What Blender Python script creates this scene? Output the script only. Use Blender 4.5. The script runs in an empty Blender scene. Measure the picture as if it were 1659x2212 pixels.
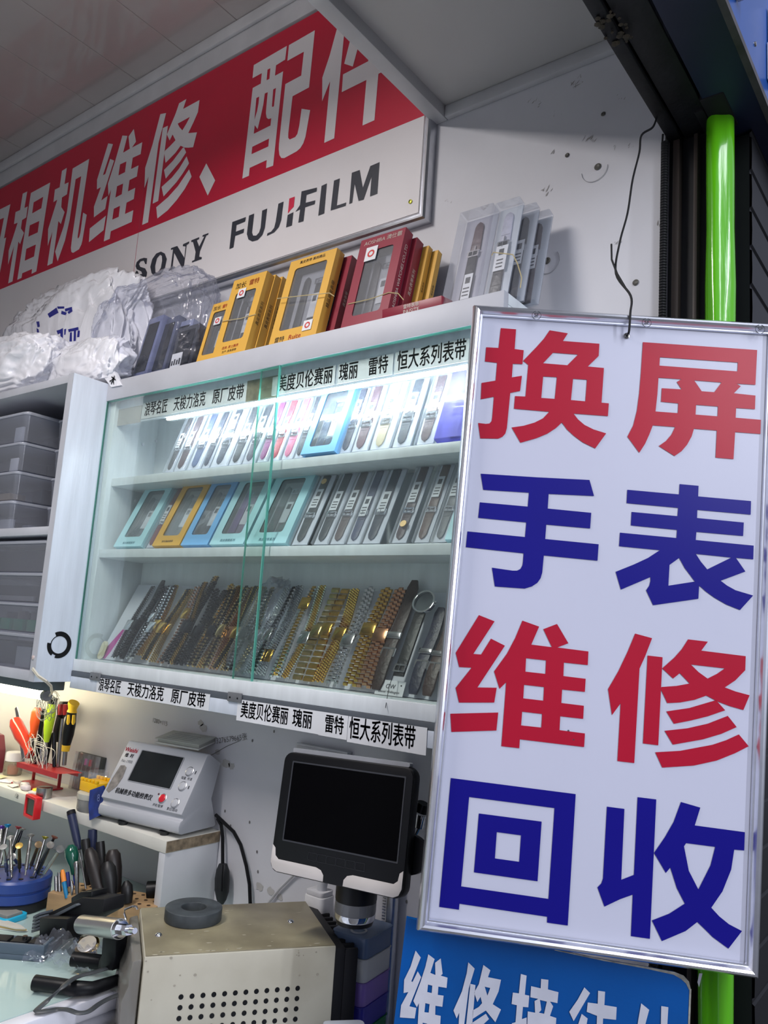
import bpy, bmesh, math, random
from mathutils import Vector, Matrix, noise
random.seed(7)
D = bpy.data; SC = bpy.context.scene; COL = SC.collection
PI = math.pi

# ---------------------------------------------------------------- camera
CAM_R = Vector((0.7898, 0.6129, -0.0257)); CAM_D = None
FPX = 1721.5
def _cam():
    yaw, pitch, roll = math.radians(37.632), math.radians(8.718), math.radians(3.8715)
    Yw = Matrix(((math.cos(yaw), math.sin(yaw), 0), (-math.sin(yaw), math.cos(yaw), 0), (0, 0, 1)))
    B = Matrix(((1, 0, 0), (0, 0, -1), (0, 1, 0)))
    P = Matrix(((1, 0, 0), (0, math.cos(pitch), math.sin(pitch)), (0, -math.sin(pitch), math.cos(pitch))))
    R = Matrix(((math.cos(roll), -math.sin(roll), 0), (math.sin(roll), math.cos(roll), 0), (0, 0, 1)))
    return R @ P @ B @ Yw          # rows: right, down, forward
CR = _cam()
EYE = Vector((0, 0, 1.45))
cd = D.cameras.new('camera'); cam = D.objects.new('camera', cd); COL.objects.link(cam)
r0, r1, r2 = CR[0], CR[1], CR[2]
cam.matrix_world = Matrix(((r0[0], -r1[0], -r2[0], EYE[0]), (r0[1], -r1[1], -r2[1], EYE[1]), (r0[2], -r1[2], -r2[2], EYE[2]), (0, 0, 0, 1)))
cd.sensor_fit = 'VERTICAL'; cd.sensor_height = 24.0; cd.lens = FPX * 24.0 / 2212.0
cd.clip_start = 0.02; cd.clip_end = 60
SC.camera = cam
def ray(px, py):
    return CR.transposed() @ Vector(((px - 829.5) / FPX, (py - 1106.0) / FPX, 1.0))
def ay(px, py, y): d = ray(px, py); return EYE + d * (y / d.y)            # photo point -> plane y = const (parallel to the wall)
def az(px, py, z): d = ray(px, py); return EYE + d * ((z - EYE.z) / d.z)  # photo point -> level plane
def ax(px, py, x): d = ray(px, py); return EYE + d * (x / d.x)

# ---------------------------------------------------------------- world, lamps, exposure
SC.view_settings.view_transform = 'Standard'; SC.view_settings.look = 'None'
SC.view_settings.gamma = 1.0; SC.view_settings.use_curve_mapping = False
SC.view_settings.exposure = 0.0
SC.cycles.transparent_max_bounces = 24
w = D.worlds.new('market_light'); SC.world = w; w.use_nodes = True
nt = w.node_tree; bg = nt.nodes['Background']
tc = nt.nodes.new('ShaderNodeTexCoord'); sep = nt.nodes.new('ShaderNodeSeparateXYZ'); rmp = nt.nodes.new('ShaderNodeValToRGB')
nt.links.new(tc.outputs['Generated'], sep.inputs[0])
mth = nt.nodes.new('ShaderNodeMath'); mth.operation = 'MULTIPLY_ADD'; mth.inputs[1].default_value = .5; mth.inputs[2].default_value = .5
nt.links.new(sep.outputs['Z'], mth.inputs[0]); nt.links.new(mth.outputs[0], rmp.inputs[0])
cr_ = rmp.color_ramp; cr_.elements[0].position = 0.30; cr_.elements[0].color = (.10, .10, .12, 1)
cr_.elements[1].position = 0.95; cr_.elements[1].color = (.30, .32, .40, 1)
for p_, c_ in ((.47, (.20, .21, .25, 1)), (.54, (.62, .66, .85, 1)), (.66, (.45, .48, .60, 1))):
    e = cr_.elements.new(p_); e.color = c_
nt.links.new(rmp.outputs[0], bg.inputs[0]); bg.inputs[1].default_value = 1.0
def area(name, loc, target, sx, sy, power, color):
    l = D.lights.new(name, 'AREA'); l.shape = 'RECTANGLE'; l.size = sx; l.size_y = sy; l.energy = power; l.color = color
    o = D.objects.new(name, l); COL.objects.link(o); o.location = loc
    o.rotation_euler = (Vector(target) - Vector(loc)).to_track_quat('-Z', 'Y').to_euler(); return o
AISLE = area('aisle_ceiling_lamp', (1.9, -0.6, 3.3), (-.6, 1.0, 1.3), .5, 2.4, 48, (.90, .93, 1.0))
ACROSS = area('lamp_across_the_aisle', (3.0, 0.3, 2.47), (-.8, 1.1, 1.6), .08, 2.6, 46, (.86, .90, 1.0))
SHOP = area('shop_hanging_lamp', (-1.15, 0.05, 2.57), (-1.7, .7, 1.6), .08, .7, 20, (1.0, .95, .93))
SHOP.rotation_euler = (0, 0, 0)
SHOPUP = area('shop_hanging_lamp_upper_side', (-1.15, 0.05, 2.585), (-1.15, .05, 3), .08, .7, 5.5, (1.0, .95, .93))

# ---------------------------------------------------------------- materials (all procedural)
def lin(c):
    return tuple((x / 255 / 12.92) if x / 255 <= .04045 else ((x / 255 + .055) / 1.055) ** 2.4 for x in c) + (1,)
MATS = {}
def crease(t, vec, scale, strength, dist=.006):
    """bump with sharp creases, as on crumpled plastic"""
    n = t.nodes.new('ShaderNodeTexNoise'); n.inputs['Scale'].default_value = scale; n.inputs['Detail'].default_value = 2.5; n.inputs['Distortion'].default_value = 1.4; t.links.new(vec, n.inputs[0])
    a = t.nodes.new('ShaderNodeMath'); a.operation = 'SUBTRACT'; a.inputs[1].default_value = .5; t.links.new(n.outputs['Fac'], a.inputs[0])
    c = t.nodes.new('ShaderNodeMath'); c.operation = 'ABSOLUTE'; t.links.new(a.outputs[0], c.inputs[0])
    bp = t.nodes.new('ShaderNodeBump'); bp.inputs['Strength'].default_value = strength; bp.inputs['Distance'].default_value = dist * 4; bp.invert = True
    t.links.new(c.outputs[0], bp.inputs['Height']); return bp
def mat(name, col, rough=.5, metal=0., noise_amt=0., nscale=12., bump=0., bscale=60., col2=None, spec=.5, trans=0., emit=0., stretch=None, coat=0., alpha=1., nrange=(.35, .7), fold=0.):
    m = D.materials.new(name); m.use_nodes = True; t = m.node_tree; b = t.nodes['Principled BSDF']
    b.inputs['Base Color'].default_value = lin(col); b.inputs['Roughness'].default_value = rough; b.inputs['Metallic'].default_value = metal
    b.inputs['Specular IOR Level'].default_value = spec; b.inputs['Transmission Weight'].default_value = trans; b.inputs['Coat Weight'].default_value = coat
    b.inputs['Alpha'].default_value = alpha
    if emit: b.inputs['Emission Color'].default_value = lin(col); b.inputs['Emission Strength'].default_value = emit
    tcn = t.nodes.new('ShaderNodeTexCoord'); mp = t.nodes.new('ShaderNodeMapping'); t.links.new(tcn.outputs['Object'], mp.inputs[0])
    if stretch: mp.inputs['Scale'].default_value = stretch
    if noise_amt or col2:
        n = t.nodes.new('ShaderNodeTexNoise'); n.inputs['Scale'].default_value = nscale; n.inputs['Detail'].default_value = 6; t.links.new(mp.outputs[0], n.inputs[0])
        r = t.nodes.new('ShaderNodeValToRGB'); r.color_ramp.elements[0].position, r.color_ramp.elements[1].position = nrange
        c2 = col2 or tuple(max(0, x * (1 - noise_amt)) for x in col)
        r.color_ramp.elements[0].color = lin(c2); r.color_ramp.elements[1].color = lin(col)
        t.links.new(n.outputs['Fac'], r.inputs[0]); t.links.new(r.outputs[0], b.inputs['Base Color'])
    if bump:
        n2 = t.nodes.new('ShaderNodeTexNoise'); n2.inputs['Scale'].default_value = bscale; n2.inputs['Detail'].default_value = 4; t.links.new(mp.outputs[0], n2.inputs[0])
        bp = t.nodes.new('ShaderNodeBump'); bp.inputs['Strength'].default_value = bump; bp.inputs['Distance'].default_value = .004
        t.links.new(n2.outputs['Fac'], bp.inputs['Height']); t.links.new(bp.outputs[0], b.inputs['Normal'])
    if fold: t.links.new(crease(t, mp.outputs[0], fold, .42).outputs[0], b.inputs['Normal'])
    return m
def film(name, tint=(255, 255, 255), body=(235, 238, 245), opac=.08, gloss=.35, rough=.08, bump=0., bscale=40., fold=0.):
    """thin clear plastic or glass sheet: see-through, a little milky, shiny at grazing angles"""
    m = D.materials.new(name); m.use_nodes = True; t = m.node_tree; t.nodes.remove(t.nodes['Principled BSDF']); out = t.nodes['Material Output']
    tr = t.nodes.new('ShaderNodeBsdfTransparent'); tr.inputs[0].default_value = lin(tint)
    df = t.nodes.new('ShaderNodeBsdfDiffuse'); df.inputs[0].default_value = lin(body)
    gl = t.nodes.new('ShaderNodeBsdfGlossy'); gl.inputs['Roughness'].default_value = rough
    m1 = t.nodes.new('ShaderNodeMixShader'); m1.inputs[0].default_value = opac; t.links.new(tr.outputs[0], m1.inputs[1]); t.links.new(df.outputs[0], m1.inputs[2])
    lw = t.nodes.new('ShaderNodeLayerWeight'); lw.inputs[0].default_value = .25
    mm = t.nodes.new('ShaderNodeMath'); mm.operation = 'MULTIPLY_ADD'; mm.inputs[1].default_value = gloss; mm.inputs[2].default_value = .03
    t.links.new(lw.outputs['Fresnel'], mm.inputs[0])
    m2 = t.nodes.new('ShaderNodeMixShader'); t.links.new(mm.outputs[0], m2.inputs[0]); t.links.new(m1.outputs[0], m2.inputs[1]); t.links.new(gl.outputs[0], m2.inputs[2])
    t.links.new(m2.outputs[0], out.inputs[0])
    if bump:
        tcn = t.nodes.new('ShaderNodeTexCoord'); n2 = t.nodes.new('ShaderNodeTexNoise'); n2.inputs['Scale'].default_value = bscale; n2.inputs['Detail'].default_value = 3
        t.links.new(tcn.outputs['Object'], n2.inputs[0]); bp = t.nodes.new('ShaderNodeBump'); bp.inputs['Strength'].default_value = bump; bp.inputs['Distance'].default_value = .01
        t.links.new(n2.outputs['Fac'], bp.inputs['Height'])
        for nd in (df, gl, lw): t.links.new(bp.outputs[0], nd.inputs['Normal'])
    if fold:
        tcn = t.nodes.new('ShaderNodeTexCoord'); bp = crease(t, tcn.outputs['Object'], fold, .6)
        for nd in (df, gl, lw): t.links.new(bp.outputs[0], nd.inputs['Normal'])
    return m
def lamp_mat(name, col, strength):
    m = D.materials.new(name); m.use_nodes = True; t = m.node_tree; t.nodes.remove(t.nodes['Principled BSDF'])
    e = t.nodes.new('ShaderNodeEmission'); e.inputs[0].default_value = lin(col); e.inputs[1].default_value = strength
    t.links.new(e.outputs[0], t.nodes['Material Output'].inputs[0]); return m
_cc = {}
def flat(col, rough=.5, metal=0., spec=.5):
    k = (tuple(col), rough, metal, spec)
    if k not in _cc: _cc[k] = mat('plain_%d_%d_%d' % tuple(col), col, rough, metal, noise_amt=.06, nscale=30, spec=spec)
    return _cc[k]
M_wall = mat('painted_wall', (213, 213, 219), .55, noise_amt=.05, nscale=4, bump=.08, bscale=30)
M_lam = mat('white_laminate', (222, 228, 232), .35, noise_amt=.05, nscale=9, bump=.12, bscale=25, stretch=(6, 6, .7))
M_lam2 = mat('pillar_laminate', (212, 220, 232), .30, noise_amt=.06, nscale=9, bump=.15, bscale=25, stretch=(6, 6, .6))
M_edge = mat('grey_edge_band', (190, 192, 200), .5, noise_amt=.05)
M_pvc = mat('grey_pvc_panel', (178, 172, 171), .2, noise_amt=.06, nscale=3, coat=1.)
M_soffit = mat('soffit_board', (188, 186, 186), .4, noise_amt=.05, nscale=3)
M_trim = mat('pvc_trim', (196, 196, 200), .35, noise_amt=.06)
M_white = mat('white_sheet', (232, 232, 240), .28, noise_amt=.02, nscale=2)
M_signface = mat('sign_film_white', (204, 206, 224), .3, noise_amt=.02, nscale=2, spec=.25)
M_signred = mat('sign_red', (182, 24, 52), .3, noise_amt=.05, nscale=3, spec=.25)
M_signblue = mat('sign_blue', (24, 20, 134), .3, noise_amt=.05, nscale=3, spec=.2)
M_banred = mat('banner_red', (200, 26, 60), .4, noise_amt=.05, nscale=3)
M_banwhite = mat('banner_white', (226, 222, 224), .4, noise_amt=.03, nscale=3)
M_ink = mat('black_ink', (34, 36, 44), .5, noise_amt=.05)
M_alu = mat('polished_aluminium', (236, 238, 246), .28, metal=1., noise_amt=.04, nscale=40)
M_alu2 = mat('brushed_aluminium', (214, 216, 222), .3, metal=1., noise_amt=.06, nscale=40)
M_chrome = mat('chrome', (225, 226, 230), .08, metal=1., noise_amt=.03)
M_steel = mat('tool_steel', (170, 168, 165), .25, metal=1., noise_amt=.1, nscale=60)
M_gold = mat('gold_plate', (226, 182, 92), .13, metal=1., noise_amt=.08, nscale=80)
M_pgold = mat('pale_gold_plate', (220, 194, 134), .14, metal=1., noise_amt=.08, nscale=80)
M_rose = mat('rose_gold_plate', (216, 160, 122), .2, metal=1., noise_amt=.08, nscale=80)
M_silver = mat('silver_plate', (222, 223, 226), .12, metal=1., noise_amt=.06, nscale=80)
M_dsteel = mat('black_plate', (52, 52, 56), .3, metal=1., noise_amt=.1, nscale=80)
M_beam = mat('rusty_painted_steel', (30, 30, 36), .6, noise_amt=.4, nscale=14, bump=.5, bscale=40, col2=(15, 14, 17), spec=.3)
M_black = mat('black_plastic', (12, 13, 17), .4, spec=.28, noise_amt=.1)
M_blackm = mat('black_matte', (22, 22, 26), .6, noise_amt=.1, spec=.3)
M_rubber = mat('black_rubber', (30, 33, 37), .55, noise_amt=.25, nscale=25)
M_screen = mat('dark_screen', (4, 4, 6), .05, noise_amt=.1, spec=.06)
M_green = mat('green_vinyl', (96, 190, 22), .18, noise_amt=.12, nscale=5, bump=.15, bscale=14, stretch=(6, 6, .6), coat=.4)
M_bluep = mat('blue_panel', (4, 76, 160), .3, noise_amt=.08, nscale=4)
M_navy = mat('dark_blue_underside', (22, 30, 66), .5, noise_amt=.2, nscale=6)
M_shut = mat('dark_shutter_slat', (15, 16, 21), .5, noise_amt=.25, nscale=9, spec=.25)
M_floor = mat('floor_tile', (120, 118, 115), .4, noise_amt=.15, nscale=3)
M_bag = mat('white_plastic_bag', (242, 243, 250), .22, noise_amt=.03, nscale=5, stretch=(1, 1, .42), fold=6.)
M_blueprint = mat('blue_print', (48, 52, 150), .3, noise_amt=.1)
M_wood = mat('pale_wood', (196, 160, 116), .6, noise_amt=.2, nscale=8, stretch=(1, 6, 6))
M_chip = mat('chipboard', (176, 156, 128), .8, noise_amt=.35, nscale=70, bump=.3, bscale=90)
M_beige = mat('beige_paint', (186, 181, 164), .42, noise_amt=.14, nscale=6, col2=(156, 149, 130), nrange=(.2, .55))
M_beigetop = mat('worn_beige_paint', (166, 157, 128), .33, noise_amt=.2, nscale=9, col2=(118, 110, 88))
M_glasstop = mat('pale_green_glass_top', (182, 204, 199), .06, noise_amt=.04, nscale=4, coat=.5)
M_grey = mat('instrument_grey', (186, 188, 194), .36, noise_amt=.04, nscale=5)
M_dgrey = mat('grey_plastic', (86, 92, 100), .5, noise_amt=.1)
M_paper = mat('paper_label', (226, 228, 232), .55, noise_amt=.05)
M_tape = mat('taupe_tape', (158, 156, 152), .4, noise_amt=.06)
M_glass = film('sliding_glass', (251, 255, 253), (200, 225, 220), .006, .22, .02)
M_glassedge = mat('green_glass_edge', (96, 176, 160), .15, noise_amt=.1, spec=.6)
M_film = film('window_film', (252, 253, 255), (240, 244, 250), .07, .34, .09, .15, 22.)
M_case = film('clear_case', (252, 253, 255), (238, 242, 252), .11, .35, .08, .12, 30.)
M_casegrey = film('cloudy_grey_box', (232, 235, 242), (196, 200, 212), .24, .40, .15)
M_caselid = film('cloudy_lid', (232, 235, 242), (214, 218, 230), .48, .5, .15)
M_baggie = film('clear_bag', (248, 249, 253), (226, 230, 244), .06, .30, .10, fold=10.)
M_led = lamp_mat('led_strip', (236, 246, 255), 88)
M_tube = lamp_mat('tube_lamp', (255, 240, 196), 26)

# ---------------------------------------------------------------- mesh builder
class MB:
    def __init__(s): s.v = []; s.f = []; s.m = []
    def add(s, vs, fs, mi=0, M=None):
        o = len(s.v)
        s.v += [(M @ Vector(p)) if M else Vector(p) for p in vs]
        s.f += [[i + o for i in f] for f in fs]; s.m += [mi] * len(fs); return s
    def box(s, x0, x1, y0, y1, z0, z1, mi=0, M=None):
        return s.add([(x0, y0, z0), (x1, y0, z0), (x1, y1, z0), (x0, y1, z0), (x0, y0, z1), (x1, y0, z1), (x1, y1, z1), (x0, y1, z1)],
                     [(0, 3, 2, 1), (4, 5, 6, 7), (0, 1, 5, 4), (1, 2, 6, 5), (2, 3, 7, 6), (3, 0, 4, 7)], mi, M)
    def quad(s, a, b, c, d, mi=0, M=None): return s.add([a, b, c, d], [(0, 1, 2, 3)], mi, M)
    def prism(s, poly, h0, h1, mi=0, M=None):
        """polygon in local XY pulled along local Z"""
        n = len(poly)
        return s.add([(p[0], p[1], h0) for p in poly] + [(p[0], p[1], h1) for p in poly],
                     [list(range(n))[::-1], list(range(n, 2 * n))] + [(i, (i + 1) % n, n + (i + 1) % n, n + i) for i in range(n)], mi, M)
    def lathe(s, prof, n=20, mi=0, M=None, cap=True):
        vs = []; fs = []
        for r, z in prof:
            vs += [(r * math.cos(2 * PI * i / n), r * math.sin(2 * PI * i / n), z) for i in range(n)]
        for k in range(len(prof) - 1):
            for i in range(n): fs.append((k * n + i, k * n + (i + 1) % n, (k + 1) * n + (i + 1) % n, (k + 1) * n + i))
        if cap: fs.append(list(range(n))[::-1]); fs.append([(len(prof) - 1) * n + i for i in range(n)])
        return s.add(vs, fs, mi, M)
    def cyl(s, p0, p1, r0, r1=None, n=16, mi=0):
        r1 = r0 if r1 is None else r1; p0 = Vector(p0); p1 = Vector(p1); d = p1 - p0
        M = Matrix.Translation(p0) @ d.to_track_quat('Z', 'Y').to_matrix().to_4x4()
        return s.lathe([(r0, 0), (r1, d.length)], n, mi, M)
    def tube(s, pts, r, n=8, mi=0, flat_=1.0):
        pts = [Vector(p) for p in pts]; vs = []; fs = []
        dm = pts[-1] - pts[0]; up = Vector((0, 1, 0)) if abs(dm.z) > .75 * dm.length and dm.length > 1e-6 else Vector((0, 0, 1))
        for k, p in enumerate(pts):
            t = (pts[min(k + 1, len(pts) - 1)] - pts[max(k - 1, 0)]).normalized()
            a = up - t * up.dot(t)
            if a.length < .05: a = Vector((1, 0, 0)) - t * t.x
            a.normalize(); b = t.cross(a)
            rr = r[k] if isinstance(r, (list, tuple)) else r
            vs += [p + b * (rr * math.cos(2 * PI * i / n)) + a * (rr * flat_ * math.sin(2 * PI * i / n)) for i in range(n)]
        for k in range(len(pts) - 1):
            for i in range(n): fs.append((k * n + i, k * n + (i + 1) % n, (k + 1) * n + (i + 1) % n, (k + 1) * n + i))
        fs.append(list(range(n))[::-1]); fs.append([(len(pts) - 1) * n + i for i in range(n)])
        return s.add(vs, fs, mi)
    def build(s, name, mats, parent=None, loc=None, rot=None, bevel=0., smooth=40, seg=2):
        me = D.meshes.new(name); me.from_pydata(s.v, [], s.f)
        mats = mats if isinstance(mats, (list, tuple)) else [mats]
        for m in mats: me.materials.append(m)
        me.polygons.foreach_set('material_index', s.m)
        bm = bmesh.new(); bm.from_mesh(me); bmesh.ops.recalc_face_normals(bm, faces=bm.faces)
        if bevel:
            es = [e for e in bm.edges if len(e.link_faces) == 2 and e.calc_face_angle(0) > .6]
            bmesh.ops.bevel(bm, geom=es, offset=bevel, segments=seg, affect='EDGES', profile=.5, clamp_overlap=True)
        bm.to_mesh(me); bm.free()
        if smooth:
            me.polygons.foreach_set('use_smooth', [True] * len(me.polygons)); me.set_sharp_from_angle(angle=math.radians(smooth))
        o = D.objects.new(name, me); COL.objects.link(o)
        if parent: o.parent = parent
        if loc is not None: o.location = loc
        if rot is not None: o.rotation_euler = rot
        return o
def tag(o, label=None, cat=None, group=None, kind=None):
    if label: o['label'] = label
    if cat: o['category'] = cat
    if group: o['group'] = group
    if kind: o['kind'] = kind
    return o
def thing(name, label, cat, loc=(0, 0, 0), rot=(0, 0, 0), group=None):
    o = D.objects.new(name, None); COL.objects.link(o); o.empty_display_size = .02
    o.location = loc; o.rotation_euler = rot; return tag(o, label, cat, group)
def struct(o): o['kind'] = 'structure'; return o
def dup(root, label=None, loc=None, rot=None, group=None):
    r = root.copy(); COL.objects.link(r)
    if loc is not None: r.location = loc
    if rot is not None: r.rotation_euler = rot
    if label: r['label'] = label
    if group: r['group'] = group
    for ch in list(root.children):
        c = ch.copy(); COL.objects.link(c); c.parent = r
        for g in list(ch.children):
            d = g.copy(); COL.objects.link(d); d.parent = c
    return r
def outline_mesh(name, polys, mapf, material, parent=None, scale=1e-4):
    """flat lettering from outlines; outlines lying inside others cut holes"""
    def inside(x, y, p):
        c = False; n = len(p) // 2
        for i in range(n):
            x0, y0, x1, y1 = p[2 * i], p[2 * i + 1], p[2 * i - 2], p[2 * i - 1]
            if (y0 > y) != (y1 > y) and x < (x1 - x0) * (y - y0) / (y1 - y0) + x0: c = not c
        return c
    def within(a, b): return sum(inside(a[2 * i], a[2 * i + 1], b) for i in range(len(a) // 2)) > .9 * len(a) / 2
    depth = [sum(within(p, q) for q in polys if q is not p) for p in polys]
    me = D.meshes.new(name); bm = bmesh.new()
    for p, dp in zip(polys, depth):
        if dp % 2: continue
        cu = D.curves.new('tmp', 'CURVE'); cu.dimensions = '2D'; cu.fill_mode = 'BOTH'
        for q in [p] + [h for h, dh in zip(polys, depth) if dh == dp + 1 and within(h, p)]:
            sp = cu.splines.new('POLY'); n = len(q) // 2; sp.points.add(n - 1)
            for i in range(n): sp.points[i].co = (q[2 * i] * scale, q[2 * i + 1] * scale, 0, 1)
            sp.use_cyclic_u = True
        ob = D.objects.new('tmp', cu); COL.objects.link(ob)
        tm = D.meshes.new_from_object(ob); D.objects.remove(ob); D.curves.remove(cu); bm.from_mesh(tm); D.meshes.remove(tm)
    bm.to_mesh(me); bm.free()
    for v in me.vertices: v.co = mapf(v.co.x, v.co.y)
    me.name = name; me.materials.clear(); me.materials.append(material)
    o = D.objects.new(name, me); COL.objects.link(o)
    if parent: o.parent = parent
    return o
def text(s, size, M, material, parent=None, name='printed_text', bold=0., sx=1., align='CENTER', spacing=1.):
    """printed words lying in the local XY plane of M"""
    cu = D.curves.new('tmp', 'FONT'); cu.body = s; cu.size = size; cu.align_x = align; cu.align_y = 'CENTER'; cu.space_character = spacing; cu.resolution_u = 3
    ob = D.objects.new('tmp', cu); COL.objects.link(ob)
    me = D.meshes.new_from_object(ob); D.objects.remove(ob); D.curves.remove(cu)
    if bold:
        bm = bmesh.new()
        for dx, dy in ((-1, 0), (1, 0), (0, -.6), (0, .6)):
            tm = me.copy(); tm.transform(Matrix.Translation((dx * bold, dy * bold, 0))); bm.from_mesh(tm); D.meshes.remove(tm)
        bm.to_mesh(me); bm.free()
    me.transform(M @ Matrix.Diagonal((sx, 1, 1, 1))); me.name = name; me.materials.clear(); me.materials.append(material)
    o = D.objects.new(name, me); COL.objects.link(o)
    if parent: o.parent = parent
    return o
def FRONT(x, y, z, roll=0.):
    """matrix for lettering on an upright face looking along -y"""
    return Matrix.Translation((x, y, z)) @ Matrix.Rotation(PI / 2, 4, 'X') @ Matrix.Rotation(roll, 4, 'Z')
def rrect(w, h, r, n=4, cx=0., cy=0.):
    out = []
    for sx, sy, a0 in ((1, -1, -PI / 2), (1, 1, 0), (-1, 1, PI / 2), (-1, -1, PI)):
        for i in range(n + 1):
            a = a0 + PI / 2 * i / n
            out.append((cx + sx * (w / 2 - r) + r * math.cos(a), cy + sy * (h / 2 - r) + r * math.sin(a)))
    return out
XZ = Matrix.Rotation(PI / 2, 4, 'X')      # local (x, y, z) -> (x, -z, y): XY drawings stand upright facing -y
def ring_prism(mb, outer, inner, h0, h1, mi=0, M=None):
    n = len(outer); vs = [(p[0], p[1], h) for h in (h0, h1) for q in (outer, inner) for p in q]; fs = []
    for i in range(n):
        j = (i + 1) % n
        fs += [(i, j, n + j, n + i)[::-1], (2 * n + i, 2 * n + j, 3 * n + j, 3 * n + i), (i, j, 2 * n + j, 2 * n + i), (n + i, n + j, 3 * n + j, 3 * n + i)[::-1]]
    return mb.add(vs, fs, mi, M)
# ================================================================ the setting
YW = 1.13       # the wall
wl = MB().box(-3.6, -.374, YW, YW + .08, 0, 2.95)
wall = struct(wl.build('wall_back', M_wall, smooth=0))
struct(MB().box(-3.68, -3.6, -1.3, YW + .08, 0, 2.95).build('wall_left', M_wall, smooth=0))
struct(MB().box(-3.68, -.40, -1.38, -1.3, 0, 2.95).build('wall_front', M_wall, smooth=0))
struct(MB().box(-9, 9, -9, 9, -.05, 0).build('floor', M_floor, smooth=0))
# glossy ceiling panels with seams
cb = MB()
for i in range(14):
    x1 = -.81 - .2 * i; cb.box(x1 - .1985, x1, -1.3, YW, 2.90, 2.93)
struct(cb.build('ceiling', M_pvc, bevel=.0015, smooth=0))
sf = MB().box(-.782, -.374, -1.3, YW, 2.437, 2.46)
struct(sf.build('ceiling_soffit', M_soffit, smooth=0))
struct(MB().box(-.812, -.782, -1.3, YW, 2.413, 2.90).build('trim_1', M_trim, bevel=.003))
struct(MB().box(-.782, -.374, YW - .014, YW, 2.413, 2.4369).build('trim_2', M_trim, bevel=.003))
t3 = MB().box(-3.6, -.813, YW - .012, YW, 2.815, 2.899); t3.box(-3.6, -.813, YW - .022, YW - .0121, 2.866, 2.899)
struct(t3.build('trim_3', M_trim, bevel=.003))
# marks on the upper wall: plugged screw holes, scuffs, drawn circles, hand-written notes
for (px, py, r) in ((1291, 360, .006), (1182, 563, .006), (1373, 610, .005), (1303, 246, .004), (1225, 335, .004)):
    p = ay(px, py, YW - .001); b = MB().lathe([(r, 0), (r * .6, .0015), (r * .4, .001)], 12, 0, Matrix.Translation(p) @ Matrix.Rotation(PI / 2, 4, 'X'))
    b.build('screw_plug', flat((92, 90, 84)), wall)
for (px, py, r, a0, a1) in ((1284, 365, .022, 3.2, 6.3), (1184, 565, .021, 2.6, 7.0)):
    p = ay(px, py, YW - .0012); b = MB()
    b.tube([(p.x + r * math.cos(a0 + (a1 - a0) * i / 24), p.y, p.z + r * math.sin(a0 + (a1 - a0) * i / 24)) for i in range(25)], .0005, 5)
    b.build('pencil_ring', flat((176, 176, 180)), wall)
rs = random.Random(3)
b = MB()
scuffs = [(1150, 215, 1.0), (1160, 224, .7), (1240, 178, 1.2), (1252, 170, .8), (1232, 184, .5), (1270, 297, 1.3), (1284, 303, .8), (1190, 333, 1.0), (1322, 318, .7), (1175, 412, 1.2), (1184, 404, .6), (1342, 208, .6), (1366, 318, .5), (1335, 522, .8), (1425, 482, .9), (1205, 245, .4), (970, 436, .4)]
for (px, py, q_) in scuffs:
    for j in range(4):
        p = ay(px + rs.uniform(-9, 9), py + rs.uniform(-7, 7), YW - .0006 - .00002 * j); a = rs.gauss(.95, .35); L = rs.uniform(.0015, .007) * q_
        w_ = rs.uniform(.0003, .0013) * q_; d = Vector((math.cos(a), 0, math.sin(a))); nrm = Vector((-d.z, 0, d.x))
        b.add([p - d * L, p - d * L * .3 + nrm * w_, p + d * L * .4 + nrm * w_ * .7, p + d * L, p + d * L * .3 - nrm * w_ * .5, p - d * L * .5 - nrm * w_], [(0, 1, 2, 3, 4, 5)])
b.build('scuff_marks', flat((158, 155, 154), .7), wall, smooth=0)
b = MB()
for (px, py, r) in ((470, 1625, .010), (488, 1648, .016), (500, 1655, .012), (440, 1572, .014), (433, 1562, .011), (560, 1915, .013), (585, 1925, .012), (604, 1938, .010)):
    p = ay(px, py, YW - .0007); pts = [(p.x + r * rs.uniform(.55, 1) * math.cos(i * PI / 7), p.y, p.z + r * .7 * rs.uniform(.5, 1) * math.sin(i * PI / 7)) for i in range(14)]
    b.add(pts, [list(range(14))])
b.build('grime_patch', flat((186, 184, 182), .7), wall, smooth=0)
b = MB()
for (px, py) in ((486, 1752), (539, 1776), (498, 1784), (557, 1883), (592, 1580), (716, 1890), (878, 1948), (545, 1600), (555, 1840)):
    p = ay(px, py, YW - .0008); r = .003; b.add([(p.x + r * math.cos(i * PI / 4) * .7, p.y, p.z + r * math.sin(i * PI / 4)) for i in range(8)], [list(range(8))])
b.build('dark_spots', flat((110, 108, 108), .7), wall, smooth=0)
M_pencil = flat((120, 118, 116), .8)
p = ay(345, 1560, YW - .001); text('1280×115', .013, FRONT(p.x, p.y, p.z, -.05), M_pencil, wall, 'handwriting')
p = ay(497, 1597, YW - .001); text('13276579665张', .015, FRONT(p.x, p.y, p.z, .22), M_pencil, wall, 'handwriting')
b = MB(); b.tube([ay(455, 1632, YW - .001), ay(490, 1612, YW - .001), ay(518, 1600, YW - .001)], .0006, 4); b.build('pencil_line', M_pencil, wall)

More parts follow.
